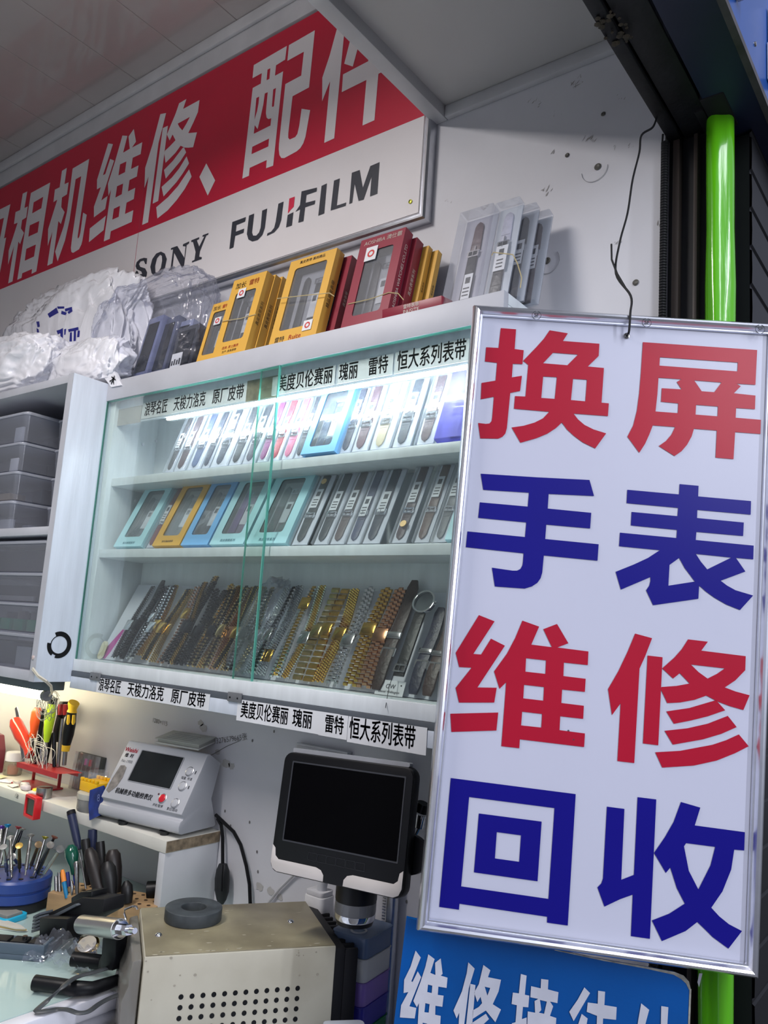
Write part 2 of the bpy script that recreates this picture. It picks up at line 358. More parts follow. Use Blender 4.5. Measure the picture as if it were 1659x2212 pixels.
# ---------------------------------------------------------------- shop front: beam, guide post, sign box, neighbour's shutter
t = thing('steel_beam', 'dark rusty steel beam running overhead above the shop front', 'beam', (-.34, 1.14, 2.232))
b = MB(); b.box(-.032, -.013, -2.4, .03, 0, .10); b.build('bottom_flange', M_beam, t, bevel=.002)
b = MB(); b.box(-.010, .034, -2.4, .03, .004, .20); b.build('beam_body', M_beam, t, bevel=.002)
b = MB(); b.box(-.0135, -.0095, -2.4, -.002, .02, .2); b.build('seam', M_blackm, t)
b = MB(); b.box(.0345, .068, -.075, .01, -.002, .085); b.box(.02, .0344, -.05, .01, -.001, .05); b.build('end_block', M_blackm, t, bevel=.003)
b = MB(); rb = random.Random(5)
for k in range(26):
    q = Vector((-.03, -.27, -.001)) + Vector((rb.uniform(-.0, .03), rb.uniform(-.03, .03), rb.uniform(-.002, .0)))
    b.lathe([(.0005, -.002), (rb.uniform(.002, .005), 0), (.001, .002)], 6, 0, Matrix.Translation(q))
b.build('weld_lump', mat('weld', (70, 60, 44), .7, noise_amt=.4, nscale=60), t)

t = thing('shutter_guide_post', 'dark steel shutter guide post with brown strips at the end of the wall', 'post', (-.34, 1.14, 0))
b = MB(); b.box(-.034, .036, .012, .09, 0, 2.27); b.build('channel', mat('guide_black', (18, 19, 26), .5, noise_amt=.3, nscale=7), t)
M_strip = mat('brown_strip', (72, 62, 58), .5, noise_amt=.4, nscale=10, stretch=(1, 1, .1))
for x0, x1 in ((-.024, -.014), (.007, .013)):
    b = MB(); b.box(x0, x1, -.004, .0119, 0, 2.23); b.build('edge_strip', M_strip, t, bevel=.001)
t = MB()
for k in range(305):
    z = .88 + k * .0044; t.lathe([(.0042, 0), (.0055, .0012), (.0055, .003), (.0042, .0044)], 10, 0, Matrix.Translation((-.372, 1.122, z)), cap=False)
tag(t.build('ribbed_conduit', M_blackm), 'thin black ribbed cable conduit running up beside the guide post', 'conduit')
gp = MB(); prof = []
n = 26
for k in range(n + 1):
    z = .01 + 2.22 * k / n; wv = .0205 + .0016 * math.sin(k * .55)
    if k > n - 3: wv *= .88
    cx = -.2935 + .0015 * math.sin(k * .35)
    prof.append([(cx + wv * math.cos(a), 1.128 + (.020 + .004 * math.sin(3 * a + k * .3)) * math.sin(a), z) for a in [2 * PI * i / 20 for i in range(20)]])
vs = [p for r in prof for p in r]; fs = [(k * 20 + i, k * 20 + (i + 1) % 20, (k + 1) * 20 + (i + 1) % 20, (k + 1) * 20 + i) for k in range(n) for i in range(20)]
gp.add(vs, fs + [list(range(20)), list(range(n * 20, n * 20 + 20))])
t = thing('green_post_wrap', 'bright green shiny vinyl wrap bulging around the shop-front post', 'post cover', (0, 0, 0))
gp.build('wrap', M_green, t, smooth=80)
b = MB(); p = ay(1512, 2118, 1.104); b.add([(p.x - .001, p.y, p.z + .008), (p.x + .003, p.y, p.z + .009), (p.x - .001, p.y, p.z - .008), (p.x - .003, p.y, p.z - .003)], [(0, 1, 2, 3)]); b.build('white_mark', M_white, t, smooth=0)

t = thing('overhead_sign_box', 'blue overhead shop sign box with a dark underside along the aisle', 'sign', (-.235, 0, 2.232))
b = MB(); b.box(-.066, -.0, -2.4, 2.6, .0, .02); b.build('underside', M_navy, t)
b = MB(); b.box(.0001, .006, -2.4, 2.6, -.002, .7); b.build('front_panel', M_bluep, t, bevel=.001)
b = MB(); b.box(-.001, .008, -2.4, 2.6, -.004, .006); b.build('edge_strip', mat('worn_strip', (84, 80, 84), .5, noise_amt=.4, nscale=20), t)
for y0 in (.93, 1.125, 1.30):
    b = MB(); b.box(.0065, .03, y0, y0 + .03, .04, .10); b.box(.0065, .03, y0 + .006, y0 + .05, .10, .16); b.build('raised_letter', M_white, t, bevel=.002)
b = MB(); p = ax(1632, 95, -.228); b.lathe([(.0035, 0), (.003, .002)], 10, 0, Matrix.Translation(Vector((.006, p.y, p.z - 2.232))) @ Matrix.Rotation(PI / 2, 4, 'Y')); b.build('rivet', M_steel, t)

b = MB(); pf = []
for k in range(38):
    z = k * .06; pf += [(-.262, z), (-.262, z + .006), (-.2590, z + .008), (-.2585, z + .030), (-.2590, z + .058)]
pf.append((-.262, 2.225))
vs = [(x, 1.17, z) for x, z in pf] + [(x, 4.6, z) for x, z in pf]; n = len(pf)
b.add(vs, [(i, i + 1, n + i + 1, n + i) for i in range(n - 1)])
b.box(-.30, -.2625, 1.17, 4.6, 0, 2.225)
tag(b.build('roller_shutter', M_shut), 'dark closed roller shutter of the neighbouring shop beyond the green post', 'shutter')
# ---------------------------------------------------------------- lettering outlines, one list per character, tenths of a millimetre on the face of each sign
SIGN_RED=[[[-1605,3713,-1400,3710,-1397,3432,-1276,3425,-1278,3230,-1405,3226,-1403,3037,-1272,3069,-1280,2859,-1407,2821,-1413,2339,-1427,2263,-1462,2216,-1514,2187,-1749,2171,-1795,2378,-1693,2374,-1645,2383,-1621,2417,-1617,2468,-1618,2752,-1788,2704,-1797,2930,-1614,2976,-1614,3224,-1777,3231,-1777,3430,-1612,3433],[-955,3727,-712,3701,-769,3590,-291,3585,-289,3416,-421,3260,-211,3255,-212,2780,-118,2778,-119,2605,-563,2604,-501,2531,-413,2463,-291,2411,-127,2371,-254,2158,-421,2227,-545,2309,-634,2383,-705,2471,-777,2390,-879,2307,-1017,2234,-1222,2155,-1352,2352,-1197,2388,-1057,2443,-954,2508,-879,2604,-1342,2609,-1341,2783,-1204,2787,-1201,3224,-1272,3277,-1111,3482,-1022,3604],[-887,3418,-560,3415,-688,3258,-1007,3262],[-993,3080,-813,3083,-820,2785,-996,2784],[-601,3078,-421,3078,-422,2782,-609,2785]],[[270,3647,1728,3642,1723,3170,1485,3167,1541,3138,1458,3036,1728,3026,1729,2843,1494,2841,1493,2711,1808,2708,1809,2520,1494,2520,1488,2162,1265,2163,1266,2522,979,2523,955,2419,903,2304,838,2213,753,2141,548,2257,635,2331,700,2423,741,2527,459,2526,421,2400,375,2273,308,2147,145,2349,210,2506,246,2708,262,2947,268,3211],[497,3174,788,3175,732,3133,798,3038,546,3035,546,2851,766,2846,766,2715,483,2715,495,2952],[501,3456,1492,3454,1491,3334,500,3340],[952,3172,1297,3169,1212,3032,1053,3032],[991,2844,1267,2843,1267,2712,990,2713]],[[-1570,-141,-1366,-200,-1598,-636,-1500,-633,-1393,-422,-1211,-492,-1511,-1046,-1271,-1024,-1287,-1209,-1725,-1258,-1784,-1081,-1606,-810,-1762,-819,-1822,-646],[-1821,-1406,-1227,-1325,-1232,-1546,-1788,-1627],[-1017,-155,-802,-209,-883,-444,-626,-449,-748,-236,-582,-153,-425,-379,-557,-446,-171,-455,-168,-624,-463,-624,-458,-791,-183,-795,-182,-956,-462,-958,-460,-1123,-183,-1126,-181,-1286,-462,-1286,-459,-1454,-148,-1459,-147,-1623,-935,-1620,-934,-1728,-1156,-1729,-1159,-944,-1235,-1034,-1321,-826,-1178,-588,-1090,-381],[-935,-620,-685,-621,-682,-788,-931,-787],[-935,-951,-686,-952,-683,-1119,-932,-1118],[-933,-1282,-686,-1283,-684,-1448,-933,-1450]],[[387,-174,597,-210,524,-443,465,-600,466,-1744,263,-1744,261,-1048,164,-1203,98,-891,210,-659,308,-409],[554,-429,736,-431,740,-1500,556,-1499],[1033,-179,1272,-183,1198,-301,1731,-313,1732,-484,1619,-620,1498,-718,1625,-753,1795,-781,1728,-966,1566,-937,1422,-898,1283,-841,1148,-906,974,-958,821,-983,734,-822,740,-796,920,-763,1076,-717,953,-604,876,-678,739,-568,881,-417,964,-306],[1081,-484,1489,-488,1397,-565,1289,-634,1177,-566],[815,-1084,1087,-1013,1400,-883,1514,-993,1310,-1088,1116,-1159,913,-1223],[806,-1319,1076,-1258,1314,-1176,1547,-1056,1657,-1178,1482,-1278,1268,-1368,913,-1473],[708,-1587,1002,-1536,1379,-1421,1539,-1348,1686,-1262,1806,-1389,1653,-1488,1441,-1600,1173,-1691,801,-1759]]]
SIGN_BLUE=[[[-1703,1698,-979,1712,-300,1735,-229,1529,-807,1506,-805,1313,-250,1307,-251,1102,-808,1102,-808,914,-131,909,-132,697,-810,700,-814,478,-829,405,-865,342,-931,289,-1019,253,-1399,243,-1456,480,-1191,467,-1133,473,-1093,498,-1071,548,-1068,596,-1068,703,-1812,713,-1810,921,-1067,916,-1064,1107,-1686,1111,-1682,1317,-1062,1316,-1060,1500,-1652,1486]],[[835,1779,1071,1777,1072,1639,1724,1636,1726,1461,1070,1464,1071,1359,1646,1353,1644,1180,1071,1180,1068,1076,1776,1070,1778,896,1567,895,1688,734,1394,589,1474,536,1577,488,1793,443,1642,247,1473,299,1325,371,1221,436,1136,503,1134,337,587,201,491,380,527,443,538,502,536,552,180,357,102,577,325,693,491,791,633,904,125,907,126,1083,830,1079,832,1183,256,1188,255,1364,829,1361,832,1468,186,1472,185,1648,834,1644],[876,828,950,706,1022,620,1081,548,761,465,762,729],[1077,899,1511,893,1225,716,1143,806]],[[-1745,-2183,-211,-2193,-202,-3717,-449,-3716,-450,-3650,-1508,-3639,-1508,-3708,-1748,-3707],[-1500,-2382,-454,-2388,-451,-3445,-1505,-3437],[-1364,-2562,-597,-2565,-595,-3261,-1365,-3256],[-1128,-2754,-833,-2756,-831,-3065,-1126,-3063]],[[528,-2140,750,-2140,761,-3738,540,-3737,535,-3269,394,-3337,213,-3447,117,-3239,161,-3187,176,-3129,171,-2295,380,-2296,391,-3117,536,-3042],[1042,-2135,1271,-2173,1216,-2387,1799,-2393,1799,-2603,1684,-2608,1658,-2840,1568,-3098,1448,-3297,1543,-3382,1657,-3455,1808,-3511,1662,-3726,1478,-3622,1388,-3549,1295,-3478,1166,-3597,900,-3745,773,-3529,969,-3427,1142,-3291,1042,-3129,955,-2905,906,-2973,757,-2762,874,-2565,967,-2377],[1125,-2603,1464,-2604,1419,-2821,1291,-3112,1171,-2915,1102,-2643]]]
BANNER_WHITE=[[[-13331,27492,-12261,27528,-12273,27187,-12558,27163,-12561,26899,-12304,26906,-12336,24598,-12558,24608,-12565,24810,-13112,24797,-13110,24601,-13330,24600,-13287,26880,-13020,26886,-13021,27153,-13330,27149],[-12835,27167,-12742,27165,-12739,26894,-12830,26893],[-13123,26558,-13031,26557,-13029,26395,-13052,26199,-13116,26000],[-12848,26566,-12752,26561,-12751,26178,-12744,26028,-12705,25904,-12639,25843,-12548,25831,-12549,25652,-13088,25639,-13087,25857,-12973,25714,-12909,26016,-12861,26293],[-12576,26560,-12490,26566,-12498,26118,-12519,26104,-12564,26125],[-13096,25315,-12556,25333,-12555,25138,-13096,25132],[-12193,27516,-11408,27539,-11429,26155,-11921,26134,-11948,25251,-11936,25132,-11885,25074,-11719,25074,-11660,25131,-11626,25311,-11601,25709,-11333,25575,-11404,24971,-11453,24833,-11530,24747,-11633,24705,-12004,24669,-12098,24704,-12165,24797,-12206,24953,-12213,25096,-12192,26541,-11707,26555,-11692,27135,-12197,27122]],[[-10741,27280,-10703,27431,-10498,27337,-10519,27011,-10554,24634,-10830,24626,-10813,26057,-10997,25653,-11052,26237,-10887,26709],[-10332,26807,-10283,26991,-10046,26884,-10099,26517,-10194,26145,-10444,26315],[-10453,26069,-9781,26092,-9748,26445,-9459,26445,-9474,26096,-9131,26113,-9132,25695,-9480,25683,-9493,24658,-9800,24652,-9789,25671,-10447,25655]],[[-16841,27537,-16592,27475,-16682,27053,-16769,26688,-16810,24488,-17057,24485,-17033,25824,-17154,25546,-17231,26137,-17029,26727],[-16660,27071,-16447,27063,-16482,24980,-16709,24972],[-16077,27559,-15790,27567,-15882,27323,-15249,27329,-15256,27003,-15383,26785,-15553,26534,-15206,26432,-15292,26060,-15486,26114,-15648,26174,-15807,26279,-15988,26149,-16362,25989,-16463,26293,-16449,26356,-16252,26424,-16049,26514,-16201,26728,-16298,26592,-16446,26815,-16330,27029,-16180,27298],[-16038,26971,-15562,26984,-15673,26841,-15809,26702,-15946,26839],[-16391,25805,-16052,25953,-15709,26190,-15654,26172,-15551,26009,-15746,25835,-16275,25529],[-16410,25342,-16020,25478,-15761,25642,-15515,25890,-15383,25658,-15589,25456,-15798,25293,-16277,25040],[-16535,24822,-16078,24968,-15728,25156,-15355,25486,-15221,25252,-15443,24987,-15712,24777,-16038,24595,-16432,24486],[-14705,25435,-14300,24860,-14518,24537,-14914,25144]],[[-19158,27507,-18909,27395,-19214,26558,-19100,26564,-18956,26967,-18747,26847,-19132,25780,-18844,25829,-18879,25456,-19395,25352,-19464,25692,-19242,26210,-19429,26200,-19486,26508],[-19529,25061,-18802,25235,-18822,24820,-19485,24639],[-18495,27510,-18250,27415,-18352,26950,-18058,26967,-18191,27372,-17984,27524,-17802,27086,-17962,26967,-17508,26967,-17514,26625,-17862,26636,-17875,26312,-17549,26311,-17564,25997,-17885,25996,-17891,25672,-17570,25676,-17577,25359,-17891,25348,-17899,25027,-17534,25032,-17541,24703,-18466,24691,-18471,24473,-18745,24471,-18716,25973,-18802,25816,-18908,26208,-18698,26797],[-18431,26630,-18143,26622,-18146,26309,-18440,26307],[-18439,25988,-18165,25985,-18168,25674,-18451,25661],[-18459,25339,-18179,25343,-18177,25025,-18466,25025]],[[-21474,27421,-21216,27434,-21222,26916,-21001,26907,-21002,26527,-21261,26504,-21225,26192,-20997,25969,-21118,25627,-21278,25766,-21285,24455,-21558,24444,-21536,25510,-21695,25099,-21807,25658,-21513,26511,-21718,26490,-21731,26898,-21477,26895],[-20880,27303,-20044,27333,-20109,24994,-20102,24932,-20063,24905,-20016,24949,-19991,25064,-19990,25665,-19781,25540,-19830,24780,-19855,24666,-19944,24549,-20237,24513,-20333,24567,-20387,24703,-20396,25070,-20352,26892,-20631,26886,-20660,25635,-20762,25024,-21011,24446,-21229,24803,-20943,25506,-20868,25943]],[[-23680,27358,-23411,27351,-23437,26802,-23239,26800,-23235,26432,-23474,26411,-23469,26131,-23238,25925,-23379,25587,-23510,25709,-23516,24405,-23774,24398,-23749,25627,-23961,25058,-24052,25548,-23738,26394,-23965,26412,-23976,26822,-23698,26810],[-23163,27224,-22069,27234,-22147,24410,-22416,24393,-22425,24550,-22979,24546,-22983,24396,-23235,24391],[-22905,26836,-22370,26859,-22385,26491,-22902,26471],[-22941,26090,-22397,26081,-22396,25714,-22931,25715],[-22947,25323,-22405,25325,-22412,24945,-22937,24937]],[[-25314,27229,-24397,27211,-24482,26065,-24348,26064,-24411,24898,-24666,24913,-24747,25202,-24618,25194,-24765,26025,-24691,26831,-25211,26860]]]
BANNER_BLACK=[[[-13525,23585,-13074,23581,-13086,23474,-13367,23465,-13371,23306,-13093,23306,-13100,23206,-13373,23203,-13397,22933,-13531,22921]],[[-12974,23587,-12808,23589,-12819,23138,-12772,23051,-12669,23024,-12587,23076,-12551,23178,-12554,23587,-12398,23591,-12414,23140,-12468,22989,-12604,22903,-12779,22912,-12915,22996,-12986,23146]],[[-12054,23605,-11898,23610,-11918,23186,-11971,23037,-12102,22946,-12324,22925,-12312,22984,-12203,22991,-12116,23059,-12085,23196]],[[-11734,23250,-11566,23267,-11576,22965,-11747,22965]],[[-11376,23689,-10930,23641,-10933,23551,-11218,23559,-11225,23383,-10947,23357,-10956,23272,-11227,23280,-11242,22969,-11391,22975,-11371,23275,-11505,23260,-11387,23376]],[[-10802,23638,-10656,23649,-10660,22980,-10824,22974]],[[-10460,23650,-10304,23650,-10329,23057,-10075,23051,-10085,22979,-10487,22993]],[[-9987,23673,-9783,23669,-9664,23242,-9511,23665,-9281,23674,-9278,23001,-9460,22996,-9459,23430,-9620,22977,-9749,22988,-9888,23395,-9915,22997,-9992,22992]],[[-16666,23474,-16663,23317,-16717,23330,-16802,23444,-16934,23455,-16988,23396,-16918,23303,-16695,23207,-16595,23079,-16602,22976,-16680,22953,-17078,23002,-17104,23177,-17075,23234,-17005,23209,-16932,23095,-16801,23085,-16847,23159,-17063,23274,-17128,23374,-17100,23474,-16980,23530,-16803,23520]],[[-16120,23517,-15949,23421,-15841,23250,-15879,23014,-16041,22888,-16260,22897,-16406,23014,-16490,23200,-16443,23398,-16306,23510],[-16137,23439,-16250,23371,-16290,23173,-16246,22997,-16147,22962,-16043,23073,-16025,23254,-16060,23386]],[[-15721,23507,-15480,23502,-15151,23112,-15152,23402,-15264,23442,-15260,23490,-15035,23504,-15032,23451,-15116,23433,-15130,22907,-15198,22860,-15574,23347,-15572,22981,-15479,22959,-15483,22911,-15722,22907,-15716,22946,-15648,22967,-15633,23452,-15718,23457]],[[-14955,23511,-14670,23516,-14668,23468,-14746,23457,-14632,23268,-14480,23486,-14554,23493,-14543,23534,-14337,23534,-14342,23492,-14413,23488,-14583,23138,-14590,23002,-14490,22965,-14494,22919,-14843,22913,-14838,22956,-14754,22963,-14745,23159,-14888,23454,-14953,23463]]]
BANNER_RED=[[-11728,23629,-11566,23627,-11571,23394,-11658,23347,-11733,23279]]
BLUE_WHITE=[[[-1989,-4332,-1918,-4403,-2008,-4693,-1991,-4697,-1940,-4567,-1892,-4628,-2003,-4979,-1917,-4986,-1925,-5108,-2107,-5122,-2105,-4982,-2032,-4819,-2089,-4839,-2097,-4687,-2034,-4530],[-1829,-4354,-1746,-4398,-1784,-4564,-1719,-4579,-1736,-4440,-1672,-4380,-1633,-4555,-1654,-4577,-1569,-4589,-1570,-4708,-1671,-4707,-1670,-4801,-1598,-4801,-1602,-4929,-1687,-4929,-1680,-5031,-1612,-5034,-1606,-5238,-1878,-5253,-1890,-4927,-1911,-4979,-1961,-4913,-1894,-4683,-1851,-4505],[-1800,-4701,-1746,-4706,-1745,-4791,-1801,-4787],[-1812,-4916,-1759,-4921,-1761,-5018,-1814,-5020],[-1823,-5142,-1768,-5146,-1767,-5213,-1821,-5220]],[[-1332,-4379,-1248,-4441,-1300,-4674,-1325,-5198,-1383,-5194,-1391,-4966,-1417,-5036,-1463,-4952,-1380,-4722,-1340,-4509],[-1285,-4621,-1223,-4627,-1223,-5183,-1298,-5182],[-1146,-4384,-1056,-4433,-1079,-4516,-919,-4524,-938,-4661,-996,-4814,-892,-4860,-948,-5012,-1073,-4897,-1152,-4957,-1225,-5015,-1233,-4920,-1160,-4867,-1125,-4820,-1150,-4751,-1184,-4816,-1231,-4713,-1182,-4609],[-1109,-4630,-1041,-4635,-1068,-4727],[-1233,-5064,-1070,-4933,-1027,-4987,-1127,-5098,-1211,-5169]],[[-686,-4425,-615,-4434,-620,-4653,-566,-4657,-568,-4790,-632,-4793,-634,-4932,-579,-4906,-568,-5042,-754,-5116,-750,-4996,-707,-4978,-706,-4785,-770,-4780,-765,-4649,-692,-4648],[-438,-4448,-351,-4446,-349,-4555,-221,-4569,-225,-4694,-314,-4688,-273,-4737,-303,-4849,-226,-4862,-226,-5041,-562,-5041,-571,-4836,-482,-4838,-498,-4708,-455,-4678,-552,-4673,-552,-4546,-436,-4555],[-435,-4687,-352,-4694,-374,-4835,-437,-4832,-411,-4798]],[[82,-4472,154,-4527,-19,-4868,-78,-4771,12,-4622],[70,-4773,144,-4815,124,-4983,13,-4984],[247,-4487,330,-4487,331,-4638,477,-4640,478,-4783,325,-4789,329,-4983,258,-4986,252,-4770,128,-4742,133,-4636,252,-4634]],[[761,-4558,858,-4617,790,-4932,719,-4928,739,-4731],[996,-4555,1079,-4556,1076,-4891,1006,-4894]]]
# ================================================================ signs
# hanging lightbox-style sign: 0.40 x 0.80 m, turned toward the aisle
SU = Vector((.8461, .5318, -.0364)); SV = Vector((.0351, .0126, .9993)); SN = SU.cross(SV); SCEN = Vector((-.391, .977, 1.491))
SROT = Matrix((SU, SV, SN)).transposed().to_4x4()
t = thing('hanging_sign', 'tall white hanging sign with red and blue Chinese lettering in a silver frame', 'sign', SCEN)
t.matrix_world = Matrix.Translation(SCEN) @ SROT
b = MB(); b.box(-.187, .187, -.387, .387, -.010, .0); b.build('panel', M_signface, t, smooth=0)
for ch in SIGN_RED: outline_mesh('character', ch, lambda u, v: (u, v, .0008), M_signred, t)['label'] = 'red character'
for ch in SIGN_BLUE: outline_mesh('character', ch, lambda u, v: (u, v, .0008), M_signblue, t)['label'] = 'blue character'
prof = [(.200, -.014), (.2005, -.002), (.1990, .005), (.1982, .008), (.1958, .0112), (.1930, .0122), (.1903, .0110), (.1886, .008), (.1877, .0045), (.1860, .0042), (.1852, .0012)]
b = MB(); vs = []; m_ = len(prof)
for cx, cy in ((1, 1), (-1, 1), (-1, -1), (1, -1)):
    vs += [(cx * r, cy * (r + .2), z) for r, z in prof]
fs = []
for k in range(4):
    for i in range(m_ - 1): fs.append((k * m_ + i, k * m_ + i + 1, ((k + 1) % 4) * m_ + i + 1, ((k + 1) % 4) * m_ + i))
b.add(vs, fs); b.build('frame', M_alu, t, smooth=25)
b = MB(); b.box(-.196, .196, -.396, .396, -.016, -.0101); b.build('back_board', M_dgrey, t)
M_stamp = flat((70, 74, 84))
for px, py in ((1159, 681), (1397, 697), (1642, 711)):
    d = ray(px, py); P0 = SCEN + SN * .0128; q = EYE + d * ((P0 - EYE).dot(SN) / d.dot(SN)) - SCEN
    x, y = q.dot(SU), q.dot(SV)
    text('SF', .0070, Matrix.Translation((x, y, .0131)), M_stamp, t, 'frame_stamp', bold=.0003)
    b = MB(); b.tube([(x + .0058 * math.cos(a), y + .0058 * math.sin(a), .0128) for a in [i * PI / 12 for i in range(-5, 6)]], .0004, 4)
    b.tube([(x - .0058 * math.cos(a), y - .0058 * math.sin(a), .0128) for a in [i * PI / 12 for i in range(-5, 6)]], .0004, 4); b.build('frame_stamp', M_stamp, t)
b = MB(); b.lathe([(.004, 0), (.004, .001), (.002, .002)], 14, 0, Matrix.Translation((.0058, .372, .0006))); b.build('eyelet', M_steel, t)
b = MB(); b.lathe([(.0022, 0), (.002, .0006)], 10, 0, Matrix.Translation((.0058, .372, .0027))); b.build('eyelet_hole', M_black, t)
for (x, y) in ((-.035, -.145), (-.028, -.155)):
    b = MB(); b.lathe([(.0013, 0), (.001, .0004)], 8, 0, Matrix.Translation((x, y, .0004))); b.build('speck', M_dgrey, t)
w0 = SCEN + SU * .0058 + SV * .374 + SN * .004
pts = [Vector((-.368, 1.075, 2.236)), Vector((-.372, 1.068, 2.215)), Vector((-.382, 1.05, 2.195)), Vector((-.383, 1.045, 2.165)), Vector((-.3865, 1.03, 2.115)), Vector((-.389, 1.02, 2.06)), Vector((-.3935, 1.005, 2.01)), Vector((-.394, .995, 1.96)), w0 + SV * .05 + SN * .006, w0 + SV * .024 + SN * .011, w0 + SN * .010, w0 + SV * -.002 + SN * .002]
sm = []
for i in range(len(pts) - 1):
    a_, b_, c_, d_ = pts[max(i - 1, 0)], pts[i], pts[i + 1], pts[min(i + 2, len(pts) - 1)]
    for k in range(6):
        u = k / 6; sm.append(.5 * ((2 * b_) + (c_ - a_) * u + (2 * a_ - 5 * b_ + 4 * c_ - d_) * u * u + (3 * b_ - a_ - 3 * c_ + d_) * u ** 3))
sm.append(pts[-1])
b = MB(); b.tube(sm, .0016, 6); b.tube([sm[46], sm[44] + Vector((-.004, 0, .012)), sm[42] + Vector((-.0065, 0, .022)), sm[42] + Vector((-.0075, 0, .045))], .0014, 6)
tag(b.build('hanging_wire', M_blackm), 'thin black twisted wire holding up the hanging sign from the beam', 'wire')
q = [ay(1432, 290, 1.121), ay(1430, 320, 1.121), ay(1436, 345, 1.121), ay(1439, 375, 1.121)]
b = MB(); b.tube(q, .0016, 6); tag(b.build('cable_end', M_blackm), 'short black cable end dangling down the wall beside the guide post', 'cable')

# blue sign below the hanging one
t = thing('blue_sign', 'blue sign board with white raised Chinese lettering below the hanging sign', 'sign', SCEN)
t.matrix_world = Matrix.Translation(SCEN + SN * -.025) @ SROT
ol = [(-.2141, -.3967), (.0164, -.4138), (.1132, -.4170), (.1225, -.4196), (.1290, -.4245), (.1316, -.432), (.1350, -.90), (-.2270, -.90)]
b = MB(); b.prism(ol[::-1], -.006, 0); b.build('board', mat('glossy_blue', (0, 92, 178), .2, noise_amt=.15, nscale=3, bump=.12, bscale=60), t, smooth=0)
M_vin = mat('white_vinyl', (212, 214, 226), .25, noise_amt=.08, nscale=20)
for ch in BLUE_WHITE: outline_mesh('character', ch, lambda u, v: (u, v, .0012), M_vin, t)
M_wornedge = mat('worn_white_edge', (190, 188, 176), .7, noise_amt=.4, nscale=60)
b = MB(); tp = [(-.03, -.4094), (.03, -.4128), (.08, -.4142), (.1132, -.4155), (.1240, -.4180), (.1306, -.4240), (.1330, -.4315)]
lo = [(-.03, -.4104), (.03, -.4144), (.08, -.4164), (.1125, -.4188), (.1215, -.4225), (.1275, -.4268), (.1310, -.4330)]
for i in range(6): b.add([(tp[i][0], tp[i][1], .0006), (tp[i + 1][0], tp[i + 1][1], .0006), (lo[i + 1][0], lo[i + 1][1], .0006), (lo[i][0], lo[i][1], .0006)], [(0, 1, 2, 3)])
b.add([(.1316, -.432, .0006), (.1338, -.432, .0006), (.1366, -.90, .0006), (.1344, -.90, .0006)], [(0, 1, 2, 3)])
b.build('worn_edge', M_wornedge, t, smooth=0)

# red and white banner on the wall
YB = 1.1136
t = thing('banner_sign', 'long red and white camera repair banner in a silver frame high on the wall', 'sign', (-1.9, YW, 2.2))
L = Vector((-1.9, YW, 2.2))
def bw(x, z, dy=0.): return (x - L.x, YB - .0006 - dy - L.y, z - L.z)
X1 = -.826; zs = 2.431; zb = 2.232; zt = 2.800
b = MB(); b.box(-3.5 - L.x, X1 - L.x, YB - L.y, YB + .008 - L.y, zs - L.z, zt - L.z); b.build('red_panel', M_banred, t, smooth=0)
b = MB(); b.box(-3.5 - L.x, X1 - L.x, YB - L.y, YB + .008 - L.y, zb - L.z, zs - L.z - .0003); b.build('white_panel', M_banwhite, t, smooth=0)
M_bink = mat('banner_ink', (52, 54, 64), .5, noise_amt=.05)
for ch in BANNER_WHITE: outline_mesh('character', ch, lambda u, v: bw(u, v), M_banwhite, t)
for ch in BANNER_BLACK: outline_mesh('letter', ch, lambda u, v: bw(u, v), M_bink, t)
outline_mesh('logo_accent', [BANNER_RED] if isinstance(BANNER_RED[0], int) else BANNER_RED, lambda u, v: bw(u, v), flat((214, 40, 74)), t)
fp = [(.0, .016), (.004, -.004), (.0085, -.0075), (.0105, -.004), (.0125, -.008), (.0165, -.0085), (.0195, -.004), (.0205, .016)]
b = MB(); vs = []
for x, r in ((-3.5, None), (X1, 1)):
    for a, dpt in fp: vs.append((x + (a if r else 0) - L.x, YB + dpt - L.y, zb - a - L.z))
for a, dpt in fp: vs.append((X1 + a - L.x, YB + dpt - L.y, zt - L.z))
n = len(fp); b.add(vs, [(k * n + i, k * n + i + 1, (k + 1) * n + i + 1, (k + 1) * n + i) for k in (0, 1) for i in range(n - 1)])
b.build('frame', M_alu2, t, smooth=25)
p = ay(887, 436, YB); b = MB(); b.lathe([(.0042, 0), (.004, .0015), (.002, .0022)], 14, 0, Matrix.Translation(Vector(bw(p.x, p.z))) @ Matrix.Rotation(PI / 2, 4, 'X')); b.build('screw', mat('brass_screw', (190, 190, 70), .3, metal=.8), t)
b = MB(); b.box(-.0016, .0016, -.0026, -.0020, -.0004, .0004, 0, Matrix.Translation(Vector(bw(p.x, p.z)))); b.box(-.0004, .0004, -.0026, -.0020, -.0016, .0016, 0, Matrix.Translation(Vector(bw(p.x, p.z)))); b.build('screw_slot', M_black, t)
xs = ay(302, 480, YB).x
b = MB(); b.box(xs - .0006 - L.x, xs + .0006 - L.x, YB - .0004 - L.y, YB - L.y, zb - L.z, 2.72 - L.z); b.build('seam', flat((176, 70, 90)), t, smooth=0)
